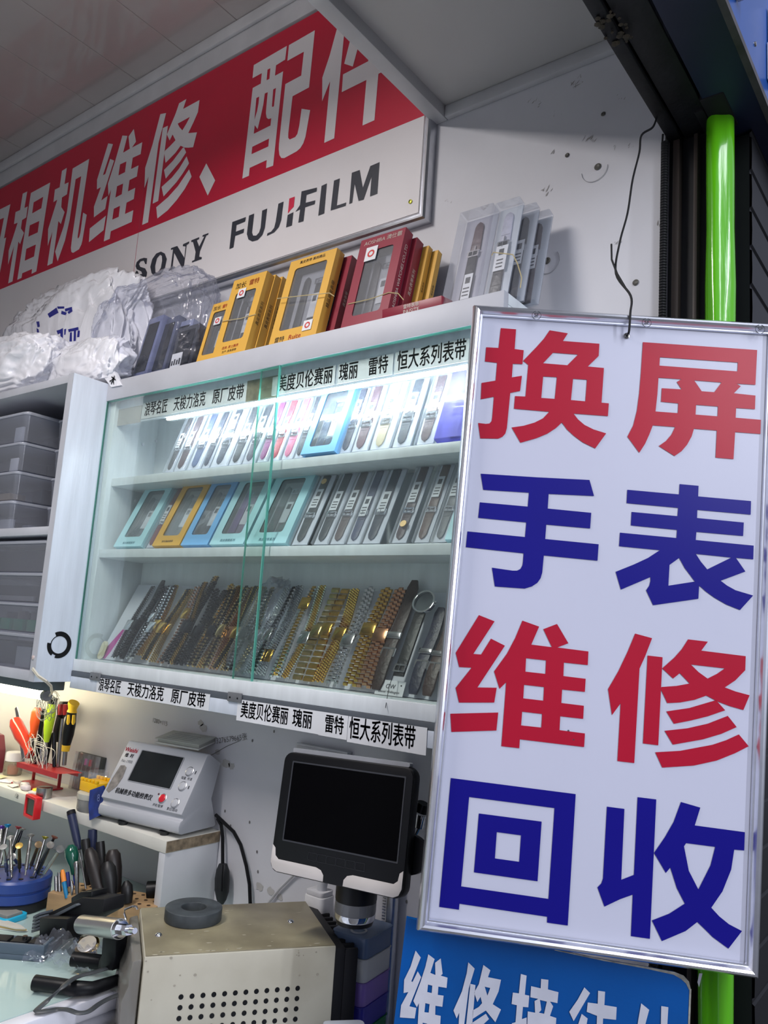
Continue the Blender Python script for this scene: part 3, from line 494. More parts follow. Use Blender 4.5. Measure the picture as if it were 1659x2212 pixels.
# ================================================================ watch-strap display cabinet on the wall
CX0, CX1, CZ0, CZ1 = -1.568, -.562, 1.294, 1.970
SH1, SH2, SH3 = 1.752, 1.592, 1.3565        # shelf tops
t = thing('display_cabinet', 'white wall cabinet of watch straps with sliding glass doors', 'cabinet', (CX0, YW, CZ0))
def C(x, y, z): return (x - CX0, y - YW, z - CZ0)
def cbox(mb, x0, x1, y0, y1, z0, z1, mi=0):
    a = C(x0, y0, z0); c = C(x1, y1, z1); return mb.box(a[0], c[0], a[1], c[1], a[2], c[2], mi)
cbox(MB(), CX0 + .019, CX1 - .019, YW - .012, YW - .0005, CZ0, CZ1 - .02).build('back_panel', M_lam, t)
cbox(MB(), CX0, CX1, 1.0, YW - .0005, 1.952, CZ1).build('top_board', M_lam, t, bevel=.0012)
tr = MB(); cbox(tr, CX0, CX1, .986, .9998, 1.925, CZ1); tr.build('top_rail', M_edge, t, bevel=.0012)
cbox(MB(), CX0, CX0 + .0185, 1.0, YW - .0005, CZ0, 1.9518).build('side_panel', M_lam, t, bevel=.0012)
cbox(MB(), CX1 - .0185, CX1, 1.0, YW - .0005, CZ0, 1.9518).build('side_panel', M_lam, t, bevel=.0012)
for z, x0, yf in ((SH1, CX0 + .0187, 1.0125), (SH2, CX0 + .0187, 1.003)):
    cbox(MB(), x0, CX1 - .0187, yf, YW - .0125, z - .018, z).build('shelf', M_lam, t, bevel=.001)
cbox(MB(), CX0 + .0187, CX1 - .0187, 1.0, YW - .0125, SH3 - .018, SH3).build('bottom_board', M_lam, t, bevel=.001)
cbox(MB(), CX0, CX1, .985, .9998, 1.330, SH3 - .002).build('bottom_ledge', M_lam, t, bevel=.001)
cbox(MB(), CX0, CX1, .983, .9998, 1.294, 1.3185).build('bottom_rail', M_lam2, t, bevel=.001)
tk = MB(); cbox(tk, CX0, CX1, .9835, .9998, 1.3188, 1.3298); tk.build('track', M_dgrey, t, bevel=.0005)
for px in (205, 505):
    p = ay(px, 1452 if px == 205 else 1497, .982); b = MB(); cbox(b, p.x - .013, p.x + .022, .9795, .983, 1.317, 1.333)
    b.build('track_clip', flat((112, 114, 118), .35), t, bevel=.001)
    for dx in (-.006, .013):
        b = MB(); b.lathe([(.0018, 0), (.0015, .0006)], 8, 0, Matrix.Translation(Vector(C(p.x + dx, .9794, 1.324))) @ Matrix.Rotation(PI / 2, 4, 'X')); b.build('clip_screw', M_black, t)
# lamp strip under the top board
b = MB(); cbox(b, ay(362, 885, 1.01).x, CX1 - .03, 1.0100, 1.0155, 1.8665, 1.8720); b.build('led_strip', M_led, t)
b = MB(); cbox(b, CX0 + .0187, CX1 - .0187, 1.0100, 1.0155, 1.8725, 1.9515); b.build('label_rail', M_lam2, t)
# the two sliding panes
def pane(x0, x1, y, nm):
    cbox(MB(), x0, x1, y, y + .004, 1.3335, 1.9245).build('glass_pane', M_glass, t, smooth=0)
XG = ay(573, 1140, .990).x; XF = ay(530, 1180, .995).x
pane(CX0 + .002, XG, .9880, 'a'); pane(XF, CX1 - .002, .9935, 'b')
b = MB(); cbox(b, XG + .0002, XG + .0022, .9876, .9924, 1.3335, 1.9248); b.build('glass_edge', M_glassedge, t)
b = MB(); cbox(b, XF - .0009, XF - .0002, .9935, .9975, 1.3335, 1.9245); b.build('glass_edge', M_glassedge, t)
b = MB(); cbox(b, CX0 + .0010, CX0 + .002, .9880, .9920, 1.3335, 1.9245); b.build('glass_edge', M_glassedge, t)
b = MB(); cbox(b, CX0 + .002, CX1 - .002, .9878, .9975, 1.9247, 1.9252); b.build('glass_edge', M_glassedge, t)
# printed paper labels: upper row behind the glass, lower row on the rail
def strip(c0, c1, ytop0, y, z0, z1, words, nm='paper_label', m=M_paper, ink=None, extra=0.):
    x0 = ay(*c0, y).x; x1 = ay(*c1, y).x
    b = MB(); cbox(b, x0, x1, y - .0006, y, z0, z1); o = b.build(nm, m, t, smooth=0)
    o['label'] = 'white printed label' if words else 'strip of tape'
    for s, f0, f1, fz in words:
        cx = x0 + (x1 - x0) * (f0 + f1) / 2; wd = (x1 - x0) * (f1 - f0); h = (z1 - z0) * fz
        size = h * 1.06; nat = size * len(s) * 1.0
        text(s, size, Matrix.Translation(Vector(C(cx, y - .0009, (z0 + z1) / 2))) @ Matrix.Rotation(PI / 2, 4, 'X'), ink or M_ink, o, 'printed_text', bold=size * .020, sx=wd / nat)
zt0, zt1 = 1.877, 1.9135
yl = 1.0095
strip((308, 880), (535, 825), 0, yl, zt0, zt1, [('浪琴名匠', .03, .27, .86), ('天梭力洛克', .33, .64, .86), ('原厂皮带', .70, .98, .86)])
strip((535, 825), (604, 810), 0, yl, zt0 - .002, zt1 + .003, [], 'brown_tape', mat('brown_tape', (150, 142, 120), .35, noise_amt=.3, nscale=60))
strip((251, 885), (307, 880), 0, yl, zt0 - .006, zt1 - .004, [], 'grey_tape', M_tape)
strip((590, 815), (726, 787), 0, yl - .001, zt0, zt1, [('美度贝伦赛丽', .10, .97, .90)])
strip((732, 790), (851, 760), 0, yl - .001, zt0, zt1, [('瑰丽', .02, .38, .88), ('雷特', .56, .92, .88)])
strip((855, 765), (1014, 740), 0, yl - .001, zt0, zt1 + .001, [('恒大系列表带', .03, .97, .92)])
yb = .9828
strip((210, 1475), (453, 1515), 0, yb, 1.2945, 1.3235, [('浪琴名匠', .02, .24, .92), ('天梭力洛克', .30, .63, .92), ('原厂皮带', .69, .97, .92)])
strip((513, 1530), (733, 1560), 0, yb, 1.287, 1.3225, [('美度贝伦赛丽', .04, .53, .80), ('瑰丽', .57, .76, .80)])
strip((690, 1560), (751, 1570), 0, yb - .0002, 1.286, 1.322, [('雷特', .20, .88, .78)])
strip((752, 1570), (922, 1600), 0, yb - .0004, 1.2835, 1.3220, [('恒大系列表带', .02, .87, .86)])
# shelf pins inside
for px, py in ((337, 953), (293, 1082), (308, 960)):
    p = ax(px, py, CX0 + .0187); b = MB(); b.lathe([(.0035, 0), (.0035, .003)], 10, 0, Matrix.Translation(Vector(C(p.x, p.y, p.z))) @ Matrix.Rotation(PI / 2, 4, 'Y')); b.build('shelf_pin', M_white, t)
CAB = t

# ================================================================ white shelf unit at the left with plastic boxes
UX1 = -1.5685
t = thing('shelf_unit', 'white open shelf unit of clear plastic boxes to the left of the cabinet', 'shelf unit', (UX1, YW, 1.306))
def ub(mb, x0, x1, y0, y1, z0, z1): return mb.box(x0 - UX1, x1 - UX1, y0 - YW, y1 - YW, z0 - 1.306, z1 - 1.306)
UY = .902
ub(MB(), UX1 - .019, UX1, UY, YW - .0005, 1.306, 1.966).build('side_panel', M_lam2, t, bevel=.001)
ub(MB(), UX1 - .0192, UX1 - .0002, UY - .0012, UY - .0001, 1.306, 1.966).build('edge_band', M_edge, t)
ub(MB(), -2.6, UX1 - .0195, UY + .003, YW - .0005, 1.948, 1.966).build('top_board', M_edge, t, bevel=.001)
ub(MB(), -2.6, UX1 - .0195, UY + .003, YW - .013, 1.612, 1.630).build('shelf', M_edge, t, bevel=.001)
ub(MB(), -2.6, UX1 - .0195, UY + .003, YW - .013, 1.306, 1.326).build('bottom_board', M_edge, t, bevel=.001)
ub(MB(), -2.6, UX1 - .0195, YW - .012, YW - .0005, 1.306, 1.9478).build('back_panel', mat('grey_back', (150, 152, 158), .6, noise_amt=.08), t)  # back panel in a darker grey than the boards
# ring-shaped black sticker on the pillar
p0 = ax(128, 1393, UX1 + .0006); o_ = []
def arcs(r0, r1, a0, a1, mb):
    n = 22; P = []
    for r, rng in ((r1, range(n + 1)), (r0, range(n, -1, -1))):
        for i in rng:
            a = a0 + (a1 - a0) * i / n; P.append((0.0, r * math.cos(a), r * math.sin(a)))
    mb.add(P, [(i, i + 1, 2 * n + 1 - i - 1, 2 * n + 1 - i) for i in range(n)])
b = MB(); Mx = Matrix.Translation(p0 - Vector((UX1, YW, 1.306)))
bb = MB(); arcs(.0180, .0280, math.radians(-105), math.radians(118), bb); arcs(.0180, .0200, math.radians(118), math.radians(172), bb); arcs(.0180, .0275, math.radians(172), math.radians(236), bb); arcs(.0180, .0225, math.radians(236), math.radians(256), bb)
b.add(bb.v, bb.f, 0, Mx); b.build('ring_sticker', M_black, t, smooth=0)
b = MB(); b.tube([Vector((0, 0, 0)), Vector((.0, -.004, .0))], .0035, 8); p0 = ax(77, 1421, UX1 - .001)
b = MB(); b.lathe([(.0045, 0), (.0042, .0018), (.002, .0026)], 14, 0, Matrix.Translation(Vector((-.012, UY - YW - .0012, p0.z - 1.306))) @ Matrix.Rotation(PI / 2, 4, 'X')); b.build('screw_cap', flat((206, 190, 186)), t)
UNIT = t
rb = random.Random(21)
def stor_box(name, label, x0, x1, y0, y1, z0, z1, conts, group):
    h = z1 - z0; t = thing(name, label, 'storage box', ((x0 + x1) / 2, (y0 + y1) / 2, z0), (0, 0, 0), group)
    W2 = (x1 - x0) / 2; D2 = (y1 - y0) / 2
    lo = rrect(2 * W2 - .012, 2 * D2 - .012, .010, 3); hi = rrect(2 * W2 - .003, 2 * D2 - .003, .012, 3); n = len(lo)
    b = MB(); b.add([(x, y, 0) for x, y in lo] + [(x, y, h * .86) for x, y in hi], [list(range(n))[::-1]] + [(i, (i + 1) % n, n + (i + 1) % n, n + i) for i in range(n)])
    b.build('tub', M_casegrey, t)
    o = rrect(2 * W2, 2 * D2, .013, 3)
    b = MB(); b.prism(o, h * .86 + .0002, h * .955); b.prism(rrect(2 * W2 - .016, 2 * D2 - .016, .010, 3), h * .9552, h); b.build('lid', M_caselid, t, bevel=.0012)
    for (cx, cy, sx, sy, sz, col) in conts:
        b = MB(); b.box(-sx / 2, sx / 2, -sy / 2, sy / 2, .0015, sz); b.build('content', flat(col), t, loc=(cx * W2, cy * D2, 0), bevel=.001)
    return t
GB = 'clear storage boxes stacked on the upper shelf'
xs1 = ay(56, 870, .915).x; zz = [1.630, 1.700, 1.769, 1.838, 1.9105][::1]
lab = ['bottom clear plastic box of the upper stack on the shelf unit', 'second clear box from the bottom of the upper shelf stack', 'third clear box up, with a white card inside', 'topmost clear plastic box with a pale packet on the upper shelf']
cts = [[(.55, -.55, .05, .012, .03, (190, 194, 200)), (-.2, .2, .12, .08, .035, (52, 56, 64)), (.75, .1, .03, .06, .02, (120, 126, 138))],
       [(.2, -.3, .10, .04, .026, (150, 130, 104)), (-.45, 0, .1, .1, .04, (120, 124, 134)), (.7, .3, .04, .05, .04, (60, 64, 74))],
       [(.70, -.78, .034, .004, .034, (225, 226, 232)), (-.1, .1, .18, .08, .042, (70, 74, 84)), (-.6, -.6, .05, .03, .045, (168, 172, 180))],
       [(.66, -.72, .036, .006, .042, (196, 200, 210)), (-.2, .2, .16, .09, .03, (84, 88, 98)), (.4, .5, .05, .04, .03, (120, 124, 130))]]
for k in range(4):
    stor_box('storage_box', lab[k], -2.14, xs1 + .004 * k, .913, 1.085, zz[k] + .0003, zz[k + 1] - .0002, cts[k], GB)
# beside them a second column of boxes deeper on the right
xs2 = -1.592
lab = ['lowest dark-filled clear box in the column touching the white pillar', 'second dark-filled clear box in the column touching the white pillar', 'third dark-filled clear box in the column touching the white pillar', 'top dark-filled clear box in the column touching the white pillar']
for k in range(4):
    stor_box('storage_box', lab[k], xs1 + .02, xs2, .985, 1.10, zz[k] + .0003, zz[k + 1] - .006, [(0, .1, .10, .06, .04, (44, 48, 58)), (.3, -.5, .04, .02, .02 + .006 * k, (110, 116, 128))], 'dark filled boxes beside the pillar')
zl = [1.326, 1.404, 1.468, 1.533, 1.604]
lab = ['bottom clear box with a white packet on the lower shelf', 'clear box holding small green cartons on the lower shelf', 'clear box of dark parts under a pale lid on the lower shelf', 'top clear box of dark parts on the lower shelf']
cts = [[(.62, -.6, .06, .03, .045, (150, 154, 160)), (0, .1, .24, .08, .05, (54, 58, 66)), (.86, -.2, .02, .06, .06, (70, 74, 80))],
       [(.30, -.85, .038, .012, .026, (24, 120, 84)), (.56, -.85, .038, .012, .026, (22, 112, 78)), (.82, -.85, .034, .012, .026, (26, 118, 82)), (.04, -.85, .038, .012, .026, (34, 128, 84)), (.56, -.80, .030, .010, .044, (88, 82, 84)), (.82, -.80, .028, .010, .044, (80, 78, 84)), (.2, .2, .2, .08, .04, (50, 52, 58))],
       [(.2, -.1, .3, .12, .036, (46, 46, 54)), (.3, -.85, .2, .006, .012, (120, 120, 124))],
       [(.1, 0, .34, .13, .05, (42, 44, 52)), (-.4, -.8, .1, .01, .05, (120, 116, 110))]]
for k in range(4):
    stor_box('storage_box', lab[k], -2.02, -1.602 - .001 * k, .911, 1.10, zl[k] + .0003, zl[k + 1] - .0002, cts[k], 'clear storage boxes stacked on the lower shelf')

# tube lamp under the shelf unit with its white cord
t = thing('tube_lamp', 'lit tube lamp under the shelf unit at the left edge', 'lamp', (-1.75, .965, 1.27))
xr = ay(82, 1527, .965)
b = MB(); b.box(-.75, xr.x + 1.75 + .02, -.012, .045, .012, .036); b.build('housing', flat((92, 104, 110), .4), t, bevel=.002)
b = MB(); b.cyl((-.75, .012, .0), (xr.x + 1.75, .012, .0), .0105, n=16); b.build('tube', M_tube, t)
b = MB(); b.cyl((xr.x + 1.7502, .012, .0), (xr.x + 1.75 + .012, .012, .0), .0115, n=16); b.build('end_cap', flat((120, 122, 126)), t)
q = [ay(70, 1446, .898), ay(82, 1462, .896), ay(100, 1474, .896), ay(110, 1484, .92), ay(112, 1498, .96), ay(104, 1506, .99)]
b = MB(); b.tube(q, .0019, 6); b.tube([p + Vector((.003, -.001, .003)) for p in q], .0019, 6)
tag(b.build('lamp_cord', flat((222, 216, 200))), 'white double lamp cord hanging from the corner of the shelf unit', 'cord')
b = MB()
for k in range(9):
    c0 = ay(104, 1520, 1.02); pts = []
    ph = k * .7
    for i in range(22):
        a = i * 2 * PI / 16 + ph; r = .022 + .008 * math.sin(k * 1.7 + i * .2)
        pts.append(c0 + Vector((r * math.cos(a) * 1.0, .012 * math.sin(a + k), r * 1.15 * math.sin(a) - .004)))
    b.tube(pts, .0006, 4)
tag(b.build('wire_coil', M_dgrey), 'tangle of thin dark wires at the end of the tube lamp', 'wire')
# ================================================================ strap boxes, slips and bracelets
M_in = mat('carton_inside', (88, 90, 96), .6, noise_amt=.1)
M_yel = mat('yellow_card', (224, 174, 76), .45, noise_amt=.04, nscale=6)
M_maroon = mat('maroon_card', (142, 34, 56), .42, noise_amt=.06, nscale=6)
M_red_t = flat((200, 52, 50)); M_cream = flat((224, 214, 204))
M_cyan = mat('cyan_card', (178, 222, 232), .45, noise_amt=.04, nscale=6)
M_sky = mat('sky_card', (124, 184, 236), .45, noise_amt=.04, nscale=6)
M_leather = {}
def leather(c):
    k = tuple(c)
    if k not in M_leather: M_leather[k] = mat('leather_%d_%d_%d' % k, c, .42, noise_amt=.18, nscale=40, bump=.3, bscale=120)
    return M_leather[k]
def strap_poly(w, L, tip=True):
    p = [(-w / 2, 0), (w / 2, 0), (w / 2 * .88, L * .5)]
    if tip: p += [(w / 2 * .84, L - w * .55), (w * .28, L - w * .2), (0, L), (-w * .28, L - w * .2), (-w / 2 * .84, L - w * .55)]
    else: p += [(w / 2 * .84, L), (-w / 2 * .84, L)]
    return p + [(-w / 2 * .88, L * .5)]
def strap(parent, x, y, z, w, L, th, m, flip=False, tip=True, name='strap', roll=0.):
    b = MB(); b.prism(strap_poly(w, L, tip), 0, th)
    b.box(-w * .4, w * .4, L * .2, L * .2 + .0015, th, th + .0006)
    return b.build(name, m, parent, (x, y, z + (L if flip else 0)), (PI / 2, PI if flip else roll, 0), bevel=min(.0009, th * .3))
def buckle(parent, x, y, z, w, m=None):
    b = MB(); o = rrect(w * 1.25, w * .75, .002, 2); i = rrect(w * .95, w * .45, .0015, 2)
    ring_prism(b, o, i, 0, .0016); b.box(-.0006, .0006, -w * .35, w * .3, .0016, .0024)
    return b.build('buckle', m or M_chrome, parent, (x, y, z), (PI / 2, 0, 0))
def lean_root(name, label, cat, x, y, z, th, lean, group, yaw=0.):
    return thing(name, label, cat, (x, y, z + th * math.sin(lean) + .0004), (-lean, 0, yaw), group)
def winbox(label, x, y, z, w, h, th, m, lean, group=None, straps=((20, 22, 26), (20, 22, 26)), win=(.0, .0, .68, .70), title=None, tcol=None, side=None, name='strap_box', yaw=0., note=None, bottom=None):
    t = lean_root(name, label, 'strap box', x, y, z, th, lean, group, yaw)
    ow = rrect(w, h, .0008, 3, 0, h / 2); iw = rrect(w * win[2], h * win[3], min(.006, w * .12), 3, win[0] * w, h / 2 + win[1] * h)
    b = MB(); ring_prism(b, ow, iw, 0, .0008, 0, XZ)                     # printed front with its window
    b.box(-w / 2, w / 2, th - .0008, th, .0, h, 1); b.box(-w / 2, -w / 2 + .0008, .0, th - .0008, 0, h, 0); b.box(w / 2 - .0008, w / 2, .0, th - .0008, 0, h, 0)
    b.box(-w / 2 + .0008, w / 2 - .0008, .0002, th - .0008, 0, .0008, 0); b.box(-w / 2 + .0008, w / 2 - .0008, .0002, th - .0008, h - .0008, h, 0)
    b.build('carton', [m, M_in], t, smooth=0)
    b = MB(); b.prism(rrect(w * win[2] - .0006, h * win[3] - .0006, min(.0055, w * .12), 3, win[0] * w, h / 2 + win[1] * h), -.0014, -.0010, 0, XZ); b.build('window_film', M_film, t, smooth=0)
    ww = w * win[2]; hh = h * win[3]; zc = h / 2 + win[1] * h; sw = min(.019, ww * .34); xc = win[0] * w
    b = MB(); b.box(xc - ww * .46, xc + ww * .46, th - .0034, th - .0010, zc - hh * .48, zc + hh * .48); b.build('insert_card', flat((166, 168, 175)), t)
    if len(straps) > 1:
        strap(t, xc - ww * .2, th - .0036, zc - hh * .44, sw, hh * .84, .003, leather(straps[0]))
        strap(t, xc + ww * .2, th - .0036, zc - hh * .46, sw, hh * .70, .003, leather(straps[1]), flip=False, tip=False)
        buckle(t, xc + ww * .2, th - .0068, zc + hh * .28, sw * .9)
    else:
        strap(t, xc, th - .0036, zc - hh * .44, sw * 1.2, hh * .86, .003, leather(straps[0]))
    b = MB(); b.box(xc + ww * .2 - sw * .45, xc + ww * .2 + sw * .45, th - .0084, th - .008, zc - hh * .30, zc + hh * .08); pl_ = b.build('price_label', M_paper, t, smooth=0)
    b = MB(); b.box(xc + ww * .2 - sw * .25, xc + ww * .2 + sw * .25, th - .0087, th - .0085, zc - hh * .05, zc + hh * .04); b.build('label_mark', M_ink, pl_, smooth=0)
    if title:
        for s, sz, fx, fz, c in title: text(s, sz, FRONT(fx * w, -.0010, h * fz), c, t, 'printed_text', bold=sz * .012)
    if side:
        s, c = side; M = Matrix.Translation((w / 2 + .0003, th / 2, h * .5)) @ Matrix.Rotation(PI / 2, 4, 'Z') @ Matrix.Rotation(PI / 2, 4, 'X') @ Matrix.Rotation(PI / 2, 4, 'Z')
        text(s, th * .45, M, c, t, 'printed_text')
    if note:
        b = MB(); fx, fz, a_, c_ = note; b.box(fx * w - a_ / 2, fx * w + a_ / 2, -.0022, -.0016, h * fz - c_ / 2, h * fz + c_ / 2); st_ = b.build('sticker', M_paper, t, smooth=0)
        b = MB(); ring_prism(b, rrect(a_ * .6, a_ * .6, a_ * .29, 4, fx * w, h * fz), rrect(a_ * .34, a_ * .34, a_ * .16, 4, fx * w, h * fz), .0023, .0025, 0, XZ); b.build('sticker_mark', M_red_t, st_, smooth=0)
    return t
def span(p0, p1, y): a = ay(*p0, y); c = ay(*p1, y); return (a.x + c.x) / 2, abs(c.x - a.x)
LT = .21       # lean of the boxes standing on the cabinet
TOPZ = CZ1
GY = 'strap boxes standing on top of the cabinet'
x, wd = span((419, 792), (459, 782), 1.012)
winbox('small yellow strap box at the left end of the row on the cabinet top', x + .006, 1.012, TOPZ, .062, .150, .016, M_yel, LT, GY, ((26, 28, 34), (30, 32, 40)), title=[('加长', .012, -.22, .91, M_ink), ('雷特', .010, .2, .91, M_red_t)], note=(.02, .68, .020, .018))
x, wd = span((457, 781), (529, 764), 1.004)
YB2 = 'yellow strap box leaning in front of two more yellow boxes'
y2 = winbox(YB2, x, 1.003, TOPZ, wd, .190, .020, M_yel, LT, GY, ((24, 26, 30), (28, 30, 34)), win=(0, .0, .62, .62), title=[('加长', .016, -.22, .90, M_ink), ('雷特', .015, .18, .90, M_red_t), ('适用: 男士腕表', .0075, 0, .11, M_red_t), ('生产: 皮具表带', .0065, 0, .06, M_ink)], side=('真皮表带系列', M_ink), note=(-.12, .79, .022, .022))
dup(y2, 'second yellow strap box, just behind the leaning front yellow box', (x + .003, 1.0245, y2.location.z))
dup(y2, 'hindmost yellow strap box of the three at the left', (x + .005, 1.046, y2.location.z + .002), rot=(-LT + .02, 0, 0))
x, wd = span((581, 746), (682, 729), 1.004)
winbox('large yellow strap box in the middle of the row on the cabinet', x, 1.003, TOPZ, wd, .192, .022, M_yel, LT, GY, ((18, 19, 22), (18, 19, 22)), win=(0, .02, .70, .74), title=[('Ruite', .015, .05, .045, M_red_t), ('雷特', .013, -.28, .045, M_ink), ('真皮表带 高档精品', .008, 0, .95, M_ink)], side=('精品真皮表带', M_ink), note=(.28, .14, .022, .022))
winbox('maroon strap box tucked behind the large yellow box', x + .022, 1.030, TOPZ, wd * .9, .185, .018, M_maroon, LT, GY, side=('真皮表带', M_cream))
winbox('second maroon strap box behind the large yellow box, against the wall', x + .034, 1.052, TOPZ, wd * .8, .176, .016, M_maroon, LT, GY, title=[('RUITE 雷特', .012, .1, .93, M_cream)])
b = MB(); b.prism([(-.019, 0), (.019, 0), (.019, .215), (.012, .224), (-.014, .222), (-.019, .212)], 0, .0012, 0, XZ); xt = ay(640, 560, 1.06)
o = tag(b.build('hanging_card', flat((214, 208, 196)), loc=(xt.x - .002, 1.0735, TOPZ + .0005), rot=(-.17, 0, 0)), 'cream card with a hang tab rising behind the large yellow box', 'card')
b = MB(); b.box(-.024, .024, -.0006, .0006, 0, .213); xt = ay(717, 575, 1.09)
o = tag(b.build('handwritten_card', flat((222, 220, 220)), loc=(xt.x, 1.0785, TOPZ + .0005), rot=(-.17, 0, 0)), 'white card with black brush lettering behind the row of boxes', 'card')
text('加长', .026, FRONT(0, -.0009, .196), M_ink, o, bold=.0006)
x, wd = span((736, 717), (834, 697), 1.004)
winbox('front maroon strap box with a white sticker and a steel buckle inside', x, 1.003, TOPZ, wd, .190, .022, M_maroon, LT, GY, ((40, 40, 44), (196, 198, 204)), win=(0, -.02, .62, .72), title=[('AOSHIBA 澳仕霸', .0115, .02, .94, M_cream)], side=('AOSHIBA WATCHES CO.,LTD', M_cream), note=(-.18, .80, .026, .030))
winbox('second maroon strap box behind the front one with the white sticker', x + .010, 1.027, TOPZ, wd, .178, .020, M_maroon, LT, GY, side=('真皮表带系列', M_cream))
winbox('slim yellow strap box squeezed behind the two maroon boxes', x + .022, 1.049, TOPZ, wd, .170, .012, M_yel, LT, GY, side=('真皮表带', M_ink))
winbox('last slim yellow strap box against the wall behind the maroon boxes', x + .034, 1.063, TOPZ, wd, .164, .012, M_yel, LT, GY, side=('真皮表带', M_ink))
# maroon box lying flat in front
p = ay(826, 694, 1.002); p1 = ay(955, 655, 1.002)
t = thing('strap_box', 'maroon strap box lying flat at the front edge of the cabinet top', 'strap box', ((p.x + p1.x) / 2, 1.0015, TOPZ + .0004), (.10, 0, 0), GY)
w_ = p1.x - p.x; b = MB(); b.box(-w_ / 2, w_ / 2, 0, .075, 0, .022, 0); b.build('carton', M_maroon, t, bevel=.0006)
b = MB(); b.box(-w_ * .42, w_ * .42, .014, .062, .0222, .0228, 0); b.build('window_film', flat((112, 84, 92), .15), t)
text('PAISITE', .010, FRONT(.0, -.0004, .008), M_cream, t); text('雷特表带', .008, FRONT(.0, -.0004, .017), M_cream, t)
# clear strap boxes at the right end
def clearbox(label, x, y, z, w, h, th, lean, m, strapc, group, labelfrac=.35, back=None, lid=None, yaw=0., tipc=None, lw=.8, gold=False, tiptop=False):
    t = lean_root('clear_strap_box', label, 'strap box', x, y, z, th, lean, group, yaw)
    b = MB(); b.box(-w / 2, w / 2, 0, th, 0, h); b.build('clear_case', m, t, bevel=min(.002, th * .2), smooth=0)
    b = MB(); b.box(-w / 2 + .002, w / 2 - .002, th - .0024, th - .0010, .003, h - .003); b.build('backing_card', flat(back or (226, 230, 240)), t)
    sw = min(.020, w * .56)
    if tiptop:
        strap(t, -w * .02, th - .0026, h * .62, sw * .95, h * .31, .0026, leather(tipc or strapc)); strap(t, -w * .05, th - .0028, h * .04, sw, h * .56, .0030, leather(strapc), tip=False)
        b = MB(); b.box(-sw * .5, sw * .5, th - .0075, th - .0060, h * .60, h * .606); b.box(-.0012, .0012, th - .0075, th - .0060, h * .606, h * .66); b.build('pin_bar', M_chrome, t)
    else:
        strap(t, -w * .04, th - .0026, h * .42, sw, h * .55, .0026, leather(strapc), tip=False)
        strap(t, -w * .06, th - .0028, h * .05, sw, h * .34, .0022, leather(tipc or strapc), flip=True)
    buckle(t, -w * .04, th - .0056, h * (.58 if tiptop else .40), sw * .85)
    b = MB(); lh = h * .26; z0 = h * labelfrac + .0; b.box(-sw * lw / 2 - w * .02, sw * lw / 2 - w * .02, th - .0078, th - .0074, z0, z0 + lh); pl_ = b.build('price_label', M_paper, t, smooth=0)
    b = MB(); b.box(-sw * .22 - w * .02, sw * .22 - w * .02, th - .0081, th - .0079, z0 + lh * .62, z0 + lh * .86)
    for k in range(3): b.box(-sw * .3 - w * .02, sw * .28 - w * .02, th - .0081, th - .0079, z0 + lh * (.12 + .14 * k), z0 + lh * (.17 + .14 * k))
    b.build('label_print', M_ink, pl_, smooth=0)
    if gold:
        b = MB(); b.lathe([(.0062, 0), (.006, .0008)], 20, 0, Matrix.Translation((w * .05, -.0002, h * gold)) @ Matrix.Rotation(PI / 2, 4, 'X')); b.build('gold_sticker', mat('gold_foil', (222, 190, 140), .4, metal=.4), t, smooth=0)
    return t
GC = 'clear strap boxes at the right end of the cabinet top'
x, wd = span((950, 668), (1026, 652), 1.004)
clearbox('clear box with a dark brown strap and purple edge on the cabinet top', x, 1.003, TOPZ, wd * .98, .188, .026, .23, M_case, (40, 40, 46), GC, .10, back=(170, 170, 184), tiptop=True, tipc=(92, 66, 72))
x, wd = span((1030, 646), (1085, 634), 1.004)
clearbox('clear box with a black strap and a big white price label, rubber-banded', x, 1.003, TOPZ, wd, .186, .020, .23, M_case, (18, 20, 24), GC, .30, back=(196, 202, 210), lw=1.05, tiptop=True, tipc=(196, 196, 214))
clearbox('clear box behind the one with the big price label', x + .018, 1.026, TOPZ, wd, .182, .018, .23, M_case, (40, 42, 50), GC, .4, back=(176, 182, 192), tiptop=True)
clearbox('hindmost clear box at the right end of the cabinet top', x + .032, 1.047, TOPZ, wd, .176, .018, .23, M_case, (60, 44, 48), GC, .4, back=(176, 182, 192), tiptop=True)
# rubber bands
def band(pxs, y, label):
    b = MB(); pts = [ay(px, py, y) for px, py in pxs]; b.tube(pts, .0009, 5); tag(b.build('rubber_band', mat('rubber_band', (188, 172, 128), .5)), label, 'rubber band')
band([(480, 694), (520, 688), (553, 679)], 1.019, 'rubber band round the leaning yellow strap boxes')
band([(599, 645), (660, 638), (712, 633), (722, 640)], 1.012, 'rubber band round the large yellow strap box')
band([(752, 657), (800, 646), (840, 632), (860, 634), (872, 648)], 1.012, 'rubber band round the maroon strap boxes')
band([(1062, 552), (1066, 545), (1108, 550), (1118, 570), (1127, 600), (1124, 622)], 1.014, 'rubber band round the clear boxes at the right end')

